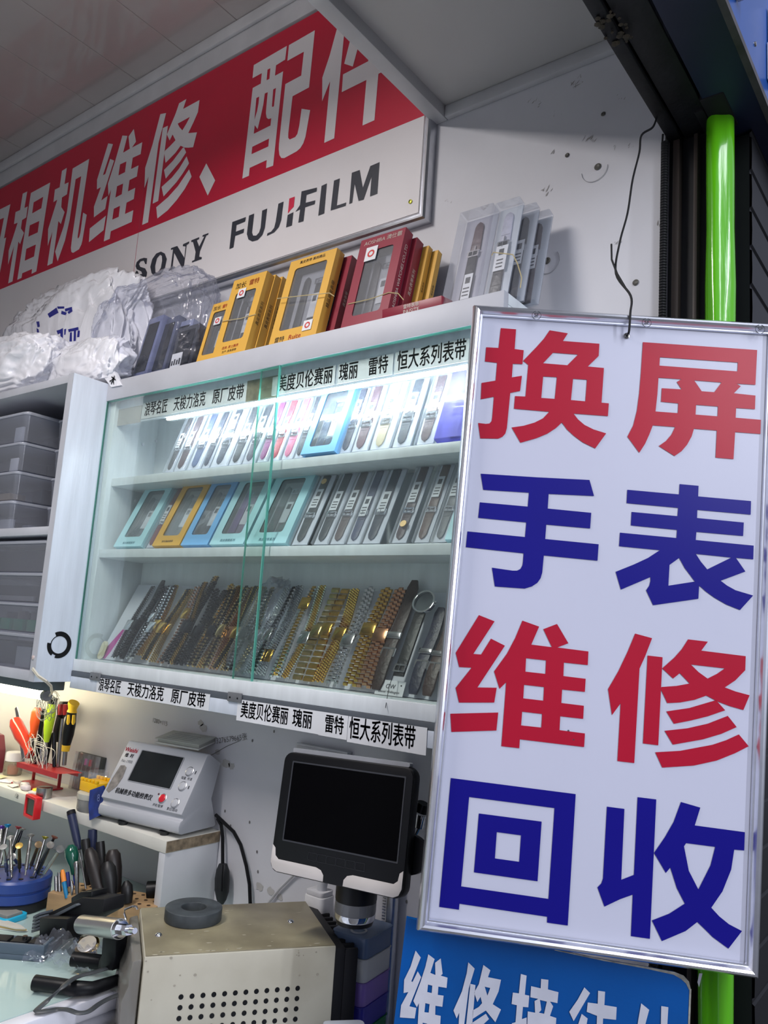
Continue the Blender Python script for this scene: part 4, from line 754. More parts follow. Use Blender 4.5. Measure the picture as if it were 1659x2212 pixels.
# ---- top shelf inside the cabinet
LS = .34
G1 = 'straps in clear slips on the top shelf of the cabinet'
row = [  # left px, right px, py, strap colour, label
    (351, 368, 1010, (52, 40, 44), 'clear slip with a stitched dark brown strap, leftmost on the top shelf', {}),
    (370, 394, 1010, (74, 26, 34), 'clear slip with a dark red stitched strap near the left of the top shelf', {}),
    (398, 428, 1006, (84, 104, 150), 'clear slip with a grey-blue strap on the top shelf', {}),
    (430, 446, 1004, (34, 44, 72), 'clear slip with a narrow navy strap on the top shelf', {}),
    (448, 486, 1001, (44, 54, 78), 'clear slip with a dark strap under a long white tag on the top shelf', dict(labelfrac=.62)),
    (488, 515, 999, (36, 40, 46), 'clear slip with a black strap and black buckle on the top shelf', {}),
    (517, 546, 996, (62, 52, 76), 'clear slip with a plum strap left of the magenta one on the top shelf', dict(labelfrac=.5)),
    (549, 572, 992, (170, 40, 140), 'clear slip with a magenta strap on the top shelf', {}),
    (574, 598, 990, (206, 36, 66), 'clear slip with a bright red strap on the top shelf', {}),
    (601, 627, 987, (244, 110, 158), 'clear slip with a pink strap on the top shelf', {}),
    (629, 649, 985, (44, 46, 60), 'clear slip with a black strap right beside the blue window box', {}),
    (726, 752, 974, (44, 48, 74), 'clear slip with a navy strap on the right of the blue window box', dict(labelfrac=.52)),
    (753, 789, 971, (96, 40, 56), 'clear slip with a burgundy strap on the top shelf', dict(labelfrac=.45)),
    (792, 836, 966, (226, 224, 220), 'clear slip with a white strap and cream tip on the top shelf', dict(tipc=(222, 206, 164), labelfrac=.5)),
    (841, 882, 959, (32, 44, 64), 'clear slip with a dark navy strap on the right half of the top shelf', dict(labelfrac=.5)),
    (893, 932, 953, (92, 56, 62), 'clear slip with a reddish brown strap next to the violet box', dict(labelfrac=.45)),
]
for l, r, py, c, lb, kw in row:
    x, wd = span((l, py), (r, py), 1.016)
    clearbox(lb, x, 1.016, SH1, max(.024, wd * 1.02), .142, .009, LS, M_case, c, G1, **({'labelfrac': .42} | kw))
x, wd = span((651, 983), (724, 974), 1.012)
winbox('light blue window box with a dark blue strap on the top shelf', x, 1.010, SH1, wd, .146, .014, M_sky, LS, G1, ((26, 74, 120), (34, 84, 124)), win=(0, 0, .64, .80))
x, wd = span((937, 948), (1004, 940), 1.012)
M_violet = film('violet_case', (206, 206, 255), (150, 146, 232), .45, .6, .08)
clearbox('violet tinted strap box at the right end of the top shelf', x, 1.010, SH1, wd, .150, .016, LS, M_violet, (72, 66, 112), G1, .05, back=(190, 190, 240))
# ---- middle shelf
LM = .44
G2 = 'strap boxes on the middle shelf of the cabinet'
def wb(l, r, py, m, sc, label, win=(0, .03, .60, .76), **k):
    x, wd = span((l, py), (r, py - 3), 1.010); return winbox(label, x, 1.0085, SH2, wd, .160, .013, m, LM, G2, sc, win=win, **k)
M_tealink = flat((60, 130, 150))
wb(246, 305, 1186, M_cyan, ((48, 52, 66), (60, 66, 80)), 'pale cyan strap box at the left end of the middle shelf', title=[('真皮表带系列', .007, 0, .05, M_tealink)])
wb(329, 388, 1184, M_yel, ((36, 42, 46), (44, 50, 54)), 'yellow and white strap box on the middle shelf', title=[('加长真皮表带', .006, 0, .06, M_ink)])
wb(391, 449, 1183, M_sky, ((28, 40, 66), (24, 34, 58)), 'bright blue strap box with a black ribbed strap on the middle shelf')
wb(453, 526, 1181, M_cyan, ((120, 86, 150), (150, 130, 160)), 'pale cyan strap box with a purple strap on the middle shelf', title=[('真皮表带系列', .007, 0, .05, M_tealink)])
wb(532, 618, 1178, M_cyan, ((70, 72, 80), (120, 120, 126)), 'wide pale cyan strap box behind the glass door edge on the middle shelf', title=[('真皮表带系列', .007, 0, .05, M_tealink)])
row = [
    (308, 327, 1184, (130, 32, 44), 'clear slip of red and black straps beside the yellow box on the middle shelf', {}),
    (622, 658, 1177, (34, 40, 44), 'clear slip with a black strap and gold sticker at its top', dict(gold=.86, labelfrac=.5)),
    (670, 703, 1174, (32, 42, 52), 'clear slip with a blue-black strap and long label on the middle shelf', dict(labelfrac=.45)),
    (705, 738, 1175, (104, 86, 86), 'clear slip with a taupe strap on the middle shelf', dict(labelfrac=.45)),
    (741, 772, 1174, (70, 76, 112), 'clear slip with a slate blue strap on the middle shelf', dict(labelfrac=.35)),
    (775, 815, 1173, (30, 40, 66), 'clear box with a dark navy strap and silver rim on the middle shelf', dict(labelfrac=.4)),
    (838, 873, 1171, (84, 60, 66), 'clear slip with a brown strap and gold sticker near its foot', dict(gold=.22, labelfrac=.5)),
    (887, 922, 1169, (108, 78, 70), 'clear slip with a tan brown strap on the right of the middle shelf', dict(labelfrac=.55)),
    (927, 960, 1169, (120, 122, 128), 'clear slip with a grey strap near the right end of the middle shelf', dict(labelfrac=.55)),
]
for l, r, py, c, lb, kw in row:
    x, wd = span((l, py), (r, py), 1.012)
    clearbox(lb, x, 1.0115, SH2, max(.022, wd), .158, .010, LM, M_case, c, 'straps in clear slips on the middle shelf', **({'labelfrac': .42} | kw))
x, wd = span((962, 1168), (1003, 1166), 1.010)
winbox('pale cyan strap box partly hidden behind the hanging sign on the middle shelf', x, 1.0085, SH2, wd, .160, .013, M_cyan, LM, G2, ((40, 42, 46),), win=(0, .03, .60, .76))

# ---- bracelets on a sloping board at the bottom
LB = .46
bd = MB(); bd.box(CX0 + .03, CX1 - .03, 0, .003, 0, .185)
board = tag(bd.build('display_board', mat('display_board', (206, 210, 220), .6, noise_amt=.04), loc=(0, 1.0235, SH3 + .0018), rot=(-LB, 0, 0)), 'white sloping board holding the metal watch bracelets', 'display board')
rb = random.Random(11)
def bracelet(label, x, L, w, style, ms, drift=0., dz=0., ph=0., clasp=None, group='metal watch bracelets on the bottom shelf', lift=0., flipc=None):
    t = thing('watch_bracelet', label, 'bracelet', (x, 1.0185, SH3 + .0045 + dz), (-LB, 0, 0), group)
    pitch = {'oyster': .0068, 'beads': .0046, 'flat': .0115, 'wide': .0080}[style]; n = max(3, int(L / pitch))
    b = MB()
    def frame(s):
        y = -.0030 - .0028 * (1 + math.sin(s / L * 5.2 + ph)) - lift; xx = drift * s / L + .0025 * math.sin(s / L * 6 + ph * 2); return xx, y
    for k in range(n):
        s0 = k * pitch; s1 = s0 + pitch * .80; x0, y0 = frame(s0); x1, y1 = frame(s1)
        if style == 'beads': cols = [(-.5, -.33, 0, 0), (-.28, -.12, 1, 1), (-.08, .08, 0, 1), (.12, .28, 1, 1), (.33, .5, 0, 0)]
        elif style in ('oyster', 'wide'): cols = [(-.5, -.20, 0, 0), (-.18, .18, 1, 1), (.20, .5, 0, 0)]
        else: cols = [(-.5, .5, 0, 0)]
        for a, c, off, mi in cols:
            o = pitch * .5 * off; wl_ = w * (1 - .18 * s0 / L); th = .0026
            xa, xb = a * wl_, c * wl_
            P = []
            for (s, xx, yy) in ((s0 + o, x0, y0), (s1 + o, x1, y1)):
                bulge = .0008
                P += [(xx + xa, yy, s), (xx + xb, yy, s)]
            mid = (s0 + s1) / 2 + o; xm, ym = (x0 + x1) / 2, (y0 + y1) / 2 - th * .6
            vs = [(x0 + xa, y0, s0 + o), (x0 + xb, y0, s0 + o), (x0 + xb, y0 - th * .55, s0 + o), (x0 + xa, y0 - th * .55, s0 + o),
                  (x1 + xa, y1, s1 + o), (x1 + xb, y1, s1 + o), (x1 + xb, y1 - th * .55, s1 + o), (x1 + xa, y1 - th * .55, s1 + o),
                  (xm + xa * .96 + xb * .04, ym - th * .75, mid), (xm + xb * .96 + xa * .04, ym - th * .75, mid)]
            b.add(vs, [(0, 1, 5, 4), (0, 3, 2, 1), (4, 5, 6, 7), (3, 8, 9, 2), (8, 7, 6, 9), (0, 4, 7, 8, 3), (1, 2, 9, 6, 5)], mi)
    b.build('link_band', ms, t, smooth=30)
    cf = clasp if clasp is not None else .42
    s = L * cf; xx, yy = frame(s)
    b = MB(); b.box(-w * .50, w * .50, -.0062, -.0044, -.012, .012); b.box(-w * .46, w * .46, -.0070, -.0062, -.010, .010)
    b.build('clasp', ms[0] if flipc is None else flipc, t, loc=(xx, yy, s), bevel=.0006)
    return t
SG_ = [M_silver, M_silver]; GG = [M_gold, M_gold]; PG = [M_pgold, M_pgold]; RR = [M_rose, M_rose]; TT = [M_silver, M_gold]; DK = [M_dsteel, M_dsteel]; DG = [M_dsteel, M_gold]
br = [
 ((250, 1423), .178, .020, 'beads', [M_silver, M_dsteel], 'dull silver beaded bracelet at the left end beside the magenta strip', dict(ph=.3)),
 ((284, 1431), .178, .021, 'oyster', SG_, 'silver bracelet with a plain plate clasp near the left end', dict(ph=1.1, clasp=.55)),
 ((307, 1430), .168, .021, 'beads', GG, 'bright gold beaded bracelet in the left group', dict(ph=2.0, dz=.010)),
 ((333, 1435), .172, .020, 'beads', PG, 'pale gold fine bracelet right of the bright gold one', dict(ph=.8)),
 ((352, 1440), .180, .019, 'oyster', [M_rose, M_silver], 'rose and silver bracelet with a gold clasp', dict(ph=2.6, clasp=.62, flipc=M_gold)),
 ((376, 1444), .205, .021, 'beads', DG, 'tall black and gold bracelet rising above the others at the left', dict(ph=.1, lift=.002)),
 ((394, 1448), .176, .022, 'oyster', DK, 'black link bracelet in the left tangle', dict(ph=1.9, lift=.001)),
 ((417, 1450), .184, .021, 'oyster', [M_pgold, M_gold], 'olive gold bracelet with polished square links', dict(ph=1.3, clasp=.5)),
 ((440, 1453), .182, .021, 'beads', GG, 'gold beaded bracelet left of the rose gold beaded one', dict(ph=2.2)),
 ((464, 1457), .182, .022, 'beads', RR, 'rose gold beaded bracelet left of the glass door edge', dict(ph=.6)),
 ((490, 1460), .182, .021, 'beads', PG, 'pale gold beaded bracelet in a clear bag near the glass edge', dict(ph=1.5)),
 ((514, 1463), .180, .021, 'oyster', [M_silver, M_pgold], 'silver and pale gold bracelet just left of the glass edge', dict(ph=2.9)),
 ((540, 1467), .180, .022, 'beads', SG_, 'silver beaded bracelet under wrinkled film at the glass edge', dict(ph=.9)),
 ((569, 1471), .186, .023, 'beads', SG_, 'bright silver bracelet with a gold clasp right of the glass edge', dict(ph=1.7, clasp=.2, flipc=M_gold)),
 ((596, 1477), .184, .023, 'oyster', TT, 'two-tone bracelet with gold middle links', dict(ph=.4, clasp=.8, flipc=M_gold)),
 ((622, 1480), .188, .023, 'beads', TT, 'silver beaded bracelet with gold centre beads', dict(ph=2.4)),
 ((646, 1484), .184, .021, 'flat', PG, 'pale gold bracelet of smooth flat plates', dict(ph=1.2, clasp=.5)),
 ((668, 1486), .184, .021, 'flat', GG, 'bright gold bracelet of smooth flat plates', dict(ph=.2, clasp=.52)),
 ((694, 1489), .182, .024, 'beads', GG, 'gold mesh-like bracelet with a broad buckle', dict(ph=2.0, clasp=.5)),
 ((722, 1492), .188, .025, 'wide', SG_, 'wide polished silver bracelet in the right half', dict(ph=1.4)),
 ((758, 1497), .186, .028, 'wide', GG, 'broad yellow gold bracelet with brick-like links', dict(ph=.7, clasp=.55)),
 ((788, 1501), .186, .028, 'wide', RR, 'broad rose gold bracelet next to the brown leather strap', dict(ph=.75, clasp=.5)),
]
for (px, py), L, w_, st, ms, lb, kw in br:
    bracelet(lb, ay(px, py, 1.0185).x + .0, L, w_, st, ms, **kw)
for px, py, L, w_, st, ms, lb, dr, kw in [
 (266, 1426, .176, .019, 'oyster', DK, 'blackened link bracelet crossing the left end of the board', .022, dict(ph=.5)),
 (297, 1432, .172, .020, 'oyster', [M_silver, M_dsteel], 'silver and black bracelet between the plain silver and bright gold ones', .012, dict(ph=2.2)),
 (322, 1436, .170, .019, 'beads', [M_gold, M_dsteel], 'gold and black beaded bracelet lying over its pale gold neighbour', .020, dict(ph=.9)),
 (366, 1443, .190, .020, 'oyster', DK, 'black bracelet leaning across the left tangle', .028, dict(ph=1.4, lift=.009)),
 (384, 1446, .182, .020, 'beads', DG, 'dark gold-flecked bracelet in the left tangle', -.014, dict(ph=2.8, lift=.011)),
 (405, 1449, .170, .021, 'beads', DK, 'black beaded bracelet right of the left tangle', .018, dict(ph=.2, lift=.0095)),
 (428, 1452, .176, .019, 'oyster', [M_dsteel, M_pgold], 'dark bracelet with pale gold middle links', .008, dict(ph=1.8)),
 (452, 1455, .180, .018, 'oyster', [M_pgold, M_dsteel], 'pale gold bracelet with dark middle links', .006, dict(ph=.4)),
 (477, 1459, .178, .018, 'beads', [M_gold, M_dsteel], 'gold beaded bracelet with dark beads left of the glass edge', .010, dict(ph=2.5)),
 (502, 1462, .176, .018, 'oyster', [M_dsteel, M_silver], 'dark bracelet with silver middle links near the glass edge', .008, dict(ph=1.1)),
 (554, 1469, .178, .018, 'oyster', [M_silver, M_dsteel], 'narrow silver bracelet with dark middle links at the glass edge', .006, dict(ph=.7)),
]:
    bracelet(lb, ay(px, py, 1.0185).x, L, w_, st, ms, drift=dr, dz=.0, **({'lift': .0075} | kw))
GLS = 'leather straps on the bottom shelf'
def lstrap(label, x, L, w, c, dz=0., drift=0., y=1.0135, buck=True, lean=LB):
    t = thing('leather_strap', label, 'strap', (x, y, SH3 + .006 + dz), (-lean, 0, 0), GLS)
    b = MB(); n = 14; vs = []
    for k in range(n + 1):
        s = L * k / n; wd = w * (1 - .16 * abs(k / n - .45)) * (1 if k > 0 else .7) * (.55 if k == n else 1); yy = -.002 - .003 * math.sin(k * .45)
        vs += [(drift * k / n - wd / 2, yy, s), (drift * k / n + wd / 2, yy, s), (drift * k / n + wd / 2 * .96, yy - .0034, s), (drift * k / n - wd / 2 * .96, yy - .0034, s)]
    b.add(vs, [(4 * k + i, 4 * k + (i + 1) % 4, 4 * k + 4 + (i + 1) % 4, 4 * k + 4 + i) for k in range(n) for i in range(4)] + [(3, 2, 1, 0), tuple(4 * n + i for i in range(4))])
    b.build('band', leather(c), t, bevel=.0006)
    if buck:
        b = MB(); b.box(-w * .56, w * .56, -.009, -.0058, L * .44, L * .50); b.build('keeper', M_chrome, t, bevel=.001)
        buckle(t, drift * .3, -.0064, L * .32, w * .9)
    for k in range(4):
        if k == 0: b = MB()
        b.lathe([(.0009, 0), (.0009, .0004)], 6, 0, Matrix.Translation((drift * .8, -.0062 - .0, L * (.62 + .07 * k))) @ Matrix.Rotation(PI / 2, 4, 'X'))
    b.build('strap_hole', M_black, t)
    return t
lstrap('black flat strap among the bracelets at the left end', ay(266, 1427, 1.0185).x, .190, .019, (24, 26, 32), y=1.0172, buck=False)
lstrap('dark brown leather strap with a steel buckle right of the rose gold bracelet', ay(815, 1508, 1.0185).x, .200, .024, (58, 42, 40), y=1.0165)
lstrap('navy crocodile strap with gold lugs at the right end', ay(893, 1515, 1.0150).x, .150, .022, (38, 42, 66), y=1.0150)
lstrap('brown strap with a blue clip partly hidden by the hanging sign', ay(925, 1500, 1.0150).x, .145, .022, (70, 50, 46), y=1.0140)
# watch
xw = ay(868, 1412, 1.0185).x
t = thing('wrist_watch', 'black watch with a round steel case and leather strap on the bottom shelf', 'watch', (xw, 1.0165, SH3 + .030), (-LB, 0, 0))
b = MB(); b.box(-.010, .010, -.006, -.002, 0, .112); b.build('strap', leather((28, 30, 34)), t, bevel=.001)
b = MB(); ring_prism(b, [(.021 * math.cos(2 * PI * i / 32), .021 * math.sin(2 * PI * i / 32)) for i in range(32)], [(.0175 * math.cos(2 * PI * i / 32), .0175 * math.sin(2 * PI * i / 32)) for i in range(32)], .003, .0095, 0, Matrix.Translation((.002, 0, .130)) @ XZ); b.build('case', M_chrome, t, bevel=.0006)
b = MB(); b.lathe([(.0174, 0), (.0174, .0008)], 32, 0, Matrix.Translation((.002, -.0035, .130)) @ Matrix.Rotation(PI / 2, 4, 'X')); b.build('dial', flat((92, 100, 104), .25), t)
b = MB(); b.box(.0225, .0265, -.0085, -.0055, .1285, .1315); b.build('crown', M_chrome, t)
buckle(t, 0, -.0065, .012, .018)
b = MB(); b.tube([(-.008, -.0066, .0), (-.006, -.009, -.02), (-.0, -.011, -.045), (.004, -.013, -.056)], .0006, 4); b.build('tag_string', M_black, t)
# paper tag
xt = ay(838, 1497, 1.012).x
t = thing('paper_tag', 'small white paper tag with a monogram hanging from the watch', 'tag', (xt, 1.0125, SH3 + .0012), (-.35, 0, 0))
b = MB(); b.box(-.027, .027, 0, .0008, 0, .024); b.build('card', M_paper, t, smooth=0)
text('W', .010, FRONT(.0045, -.0005, .014), M_ink, t); text('D', .010, FRONT(-.005, -.0005, .014) @ Matrix.Diagonal((-1, 1, 1, 1)), M_ink, t); text('Daniel Wellington', .0055, FRONT(0, -.0005, .0055), M_ink, t)
b = MB(); b.lathe([(.0012, 0), (.0012, .0004)], 8, 0, Matrix.Translation((.020, -.0003, .017)) @ Matrix.Rotation(PI / 2, 4, 'X')); b.build('tag_hole', M_black, t)
# magenta strip and cream tag at the left end
b = MB(); b.prism([(-.012, 0), (.006, .004), (.012, .12), (-.006, .116), (-.014, .012)], 0, .001, 0, XZ)
tag(b.build('plastic_strip', mat('magenta_strip', (176, 44, 140), .35), loc=(ay(222, 1414, 1.022).x, 1.0225, SH3 + .001), rot=(-LB, .35, 0)), 'magenta plastic strip leaning at the left end of the bottom shelf', 'strip')
b = MB(); b.prism(rrect(.022, .040, .009, 4, 0, .02), 0, .001, 0, XZ)
tag(b.build('cream_tag', flat((214, 206, 178)), loc=(ay(216, 1412, 1.019).x, 1.0190, SH3 + .001), rot=(-.3, 0, 0)), 'rounded cream tag behind the magenta strip', 'tag')
# crinkled clear bag over the bracelets near the glass edge
def crumple(mb, cx, cy, cz, sx, sy, sz, sub, seed, amp=.35, freq=2.2, flat_bottom=None, M=None, power=.6, st=(1, 1, 1)):
    bm = bmesh.new(); bmesh.ops.create_icosphere(bm, subdivisions=sub, radius=1)
    off = Vector((seed * 3.1, seed * 1.7, seed * .9))
    vs = []
    for v in bm.verts:
        n = v.co.normalized(); q = Vector([math.copysign(abs(c) ** power, c) for c in n])
        ns = Vector((n.x * st[0], n.y * st[1], n.z * st[2])); ns += .25 * Vector(noise.noise_vector(n * 2.2 + off)); r1_ = abs(noise.noise(n * freq + off)); r2_ = abs(noise.noise(ns * freq * 2.2 + off * 2)); r3_ = abs(noise.noise(ns * freq * 4.6 + off * 3))
        k = 1 + amp * (.45 - r1_ * 1.1) + amp * .55 * (.3 - r2_) + amp * .16 * (.3 - r3_)
        p = Vector((q.x * sx * k, q.y * sy * k, q.z * sz * k))
        if flat_bottom is not None and p.z < flat_bottom: p.z = flat_bottom + (p.z - flat_bottom) * .05
        vs.append(Vector((cx, cy, cz)) + p)
    bm.verts.index_update(); fs = [[v.index for v in f.verts] for f in bm.faces]; bm.free()
    return mb.add(vs, fs, 0, M)
b = MB(); p = ay(560, 1375, 1.05); crumple(b, 0, -.0, 0, .036, .010, .085, 4, 4.2, .5, 2.6)
tag(b.build('clear_bag', M_baggie, loc=(ay(553, 1380, 1.045).x, 1.048, SH3 + .094), rot=(-LB, .0, 0), smooth=180), 'crinkled clear bag over the silver bracelets near the glass edge', 'bag')
# ================================================================ desk shelf with the timing instrument and tools
DZ = 1.05; DX1 = -1.2215; DY0 = 1.0
t = thing('desk_shelf', 'white desk shelf on a side panel under the cabinet', 'shelf', (DX1, YW, DZ))
MB().box(-1.4, 0, DY0 - YW, -.0005, -.022, 0).build('board', mat('desk_white', (228, 226, 216), .4, noise_amt=.06, nscale=8), t, bevel=.0008)
MB().box(.0001, .0010, DY0 - YW + .001, -.001, -.0205, -.0012).build('chipboard_edge', M_chip, t)
MB().box(-.019, -.001, DY0 - YW + .001, -.0005, .9005 - DZ, -.0222).build('side_panel', mat('desk_white2', (216, 218, 222), .4, noise_amt=.05, nscale=8), t, bevel=.0008)
p = ay(36, 1720, DY0 - .0006); text('/油', .012, FRONT(p.x - DX1, p.y - YW, p.z - DZ, -.0), M_ink, t, 'handwriting')
# timing instrument
t = thing('timing_machine', 'grey watch timing machine with a dark screen on the desk shelf', 'instrument', (-1.428, .994, 1.0502), (0, 0, .137))
W_ = .215; pf = [(.006, .0075), (-.002, .012), (-.004, .022), (-.001, .031), (.006, .034), (.0065, .038), (.0, .044), (.057, .147), (.063, .148), (.099, .127), (.081, .062), (.101, .0105), (.095, .0075)]
b = MB(); b.add([(0, y, z) for y, z in pf] + [(W_, y, z) for y, z in pf], [list(range(13))[::-1], list(range(13, 26))] + [(i, (i + 1) % 13, 13 + (i + 1) % 13, 13 + i) for i in range(13)])
b.build('housing', M_grey, t, bevel=.0018, smooth=35)
sl = math.atan2(.103, .057); FM = Matrix.Translation((0, .0, .044)) @ Matrix.Rotation(sl, 4, 'X')   # face: local x right, y up the slope, z out
FL = math.hypot(.057, .103)
def face(u, v, off=.0006): return FM @ Matrix.Translation((u * W_, v * FL, off))
b = MB(); ring_prism(b, rrect(.545 * W_, .555 * FL, .003, 2, .49 * W_, .615 * FL), rrect(.522 * W_, .532 * FL, .001, 2, .49 * W_, .615 * FL), 0, .0012, 0, FM); b.build('screen_bezel', flat((150, 152, 158)), t)
b = MB(); b.prism(rrect(.521 * W_, .531 * FL, .001, 2, .49 * W_, .615 * FL), .0002, .0007, 0, FM); b.build('screen', mat('lcd_grey', (40, 44, 46), .12, noise_amt=.15, nscale=12), t)
M_redbtn = mat('red_button', (206, 36, 52), .3)
for (u, v, m) in ((.884, .68, M_grey), (.878, .43, M_grey), (.72, .18, M_redbtn), (.88, .15, M_grey)):
    b = MB(); b.lathe([(.0095, 0), (.0095, .0010), (.0082, .0016)], 24, 0, face(u, v, .0002)); br_ = b.build('button_ring', M_alu2, t)
    b = MB(); b.lathe([(.0076, 0), (.0076, .0018), (.006, .0026)], 24, 0, face(u, v, .0008)); b.build('button', m, br_)
text('Weishi', .0125, face(.095, .85), flat((190, 30, 60)), t, bold=.0004); text('维  时', .0095, face(.10, .75), M_ink, t, bold=.0003); text('No 1900', .0085, face(.105, .65), M_dgrey, t)
text('机械表多功能校表仪', .0118, face(.372, .148, .0010), M_ink, t, bold=.0003, sx=.94)
for s, u, v in (('增量  校准', .885, .56), ('开机/暂停', .70, .055), ('复位/启动', .875, .045)): text(s, .0062, face(u, v), M_ink, t)
for u, v in ((.955, .68), (.95, .43)):
    b = MB(); b.prism([(-.0009, -.003), (.0009, -.003), (.0009, .003), (-.0009, .003)], 0, .0003, 0, face(u, v)); b.build('button_mark', M_ink, t)
b = MB(); b.lathe([(.002, 0), (.002, .0003)], 10, 0, face(.655, .235)); b.build('indicator', flat((80, 40, 50)), t)
b = MB(); rs = random.Random(8); b.prism([(.012 * W_ + (.13 * W_) * (x_ + rs.uniform(-.06, .06)), FL * (y_ + rs.uniform(-.02, .02))) for x_, y_ in ((.15, .10), (.5, .08), (.95, .22), (1.0, .38), (.95, .55), (.7, .58), (.35, .55), (.2, .35))], 0, .0002, 0, FM @ Matrix.Translation((0, 0, .0005)))
b.build('worn_patch', mat('worn_patch', (150, 144, 138), .6, noise_amt=.3, nscale=90), t, smooth=0)
for u in (.06, W_ - .045):
    for y in (.004, .085):
        b = MB(); b.lathe([(.008, 0), (.010, .004), (.0105, .0072)], 18, 0, Matrix.Translation((u, y + .004, 0))); b.build('foot', M_rubber, t)
# grey notepad on top
p = ay(345, 1598, 1.07)
t = thing('printed_case', 'grey printed clear case tilted on top of the timing machine', 'case', (-1.428 + .060, 1.066, 1.0502 + .150), (.22, 0, .137))
MB().box(.0, .115, .0, .050, .0, .0035).build('front_cover', flat((206, 206, 200), .3), t, bevel=.001)
MB().box(.004, .115, .003, .050, .0037, .0100).build('body', mat('clear_grey_case', (168, 168, 160), .25, noise_amt=.1), t, bevel=.001)
MB().box(.0, .118, .0, .052, .0102, .0120).build('lid', flat((186, 186, 178), .25), t, bevel=.0005)
for k in range(4): b = MB() if k == 0 else b; b.box(.02, .09, .012 + .008 * k, .0128 + .008 * k, .01205, .0122)
b.build('print_lines', M_dgrey, t)
# its mains lead with an in-line switch
t = thing('mains_lead', 'black power cord with an in-line switch hanging behind the instrument', 'cord', (-1.19, 1.115, 1.05))
def loc(ps): return [p - Vector((-1.19, 1.115, 1.05)) for p in ps]
b = MB(); b.tube(loc([ay(470, 1768, 1.118), ay(478, 1782, 1.118), ay(481, 1810, 1.118), ay(481, 1845, 1.117), ay(481, 1870, 1.114)]), .0034, 8); b.build('cable', M_black, t)
b = MB(); b.tube(loc([ay(466, 1760, 1.116), ay(487, 1780, 1.118), ay(505, 1797, 1.119), ay(520, 1825, 1.119), ay(532, 1870, 1.119), ay(539, 1910, 1.119), ay(541, 1960, 1.119), ay(541, 2000, 1.118)]), .0034, 8); b.build('cable', M_black, t)
b = MB(); b.tube(loc([ay(482, 1866, 1.112), ay(481.5, 1880, 1.112), ay(480, 1900, 1.112), ay(479, 1925, 1.112), ay(478, 1942, 1.112), ay(477, 1952, 1.112)]), [.009, .0145, .0165, .0155, .011, .006], 12, flat_=.75); b.build('inline_switch', M_rubber, t)
b = MB(); b.tube(loc([ay(482, 1868, 1.100), ay(480, 1895, 1.0985), ay(479, 1925, 1.0995)]), .0016, 6); b.build('switch_ridge', M_black, t)

# ---- tool shelf clutter
def bar_thing(name, label, cat, parts, group=None):
    """upright thing made of turned pieces given by photo points on a depth plane: (part, material, [(px, py, radius m)], y)"""
    pp = parts[0][2]; o = ay(pp[-1][0], pp[-1][1], parts[0][3]); t = thing(name, label, cat, o, (0, 0, 0), group)
    for nm, m, pts, y, *fl in parts:
        b = MB(); P = [ay(a, c, y) - o for a, c, _ in pts]; b.tube(P, [r for *_, r in pts], 12, flat_=fl[0] if fl else 1.)
        b.build(nm, m, t)
    return t
def s3(X, Y): return (X / 6.146, 1440 + Y / 6.146)
def S3(L): return [(*s3(a, c), r) for a, c, r in L]
M_tred = mat('clear_red_handle', (206, 62, 44), .2, coat=.4, noise_amt=.1); M_tor = mat('orange_handle', (232, 92, 40), .3); M_tlime = mat('lime_handle', (178, 214, 40), .3)
M_tyel = mat('yellow_handle', (240, 196, 44), .35); M_trd = mat('rack_red', (176, 36, 44), .4, noise_amt=.15)
YA, YBk = 1.045, 1.085
GT = 'hand tools standing in the red rack'
bar_thing('screwdriver', 'red translucent screwdriver handle leaning at the left of the red rack', 'screwdriver', [('handle', M_tred, S3([(200, 705, .012), (215, 760, .0155), (290, 920, .0165), (330, 1010, .012), (360, 1090, .009), (400, 1170, .012)]), YA), ('shaft', M_steel, S3([(400, 1165, .003), (440, 1290, .003)]), YA)], GT)
bar_thing('file', 'grey flat file behind the red screwdriver handle', 'file', [('blade', M_steel, S3([(215, 545, .006), (235, 640, .0075), (290, 1050, .0075), (310, 1270, .006)]), 1.060, .3)], GT)
bar_thing('screwdriver', 'orange handled screwdriver standing in the red rack', 'screwdriver', [('handle', M_tor, S3([(500, 545, .007), (492, 600, .0125), (470, 740, .0125), (450, 860, .008), (430, 930, .009)]), 1.062), ('shaft', M_blackm, S3([(438, 900, .0028), (425, 1300, .0028)]), 1.062)], GT)
bar_thing('pin_vise', 'lime green tool with a black cap in the red rack', 'tool', [('handle', M_tlime, S3([(690, 490, .0095), (668, 650, .0120), (640, 830, .010), (615, 1000, .006)]), 1.050), ('cap', M_black, S3([(705, 420, .0105), (692, 490, .0105)]), 1.050), ('shaft', M_steel, S3([(615, 1000, .003), (590, 1300, .003)]), 1.050)], GT)
bar_thing('pliers', 'black and red gripped pliers behind the lime green tool', 'pliers', [('grip', M_black, S3([(860, 465, .012), (850, 560, .0165), (810, 650, .010)]), 1.098), ('red_inlay', M_trd, S3([(880, 500, .006), (862, 640, .005)]), 1.082), ('red_inlay', M_trd, S3([(810, 500, .006), (795, 640, .005)]), 1.082), ('jaw', M_blackm, S3([(805, 650, .009), (770, 850, .011), (760, 1000, .008)]), 1.098)], GT)
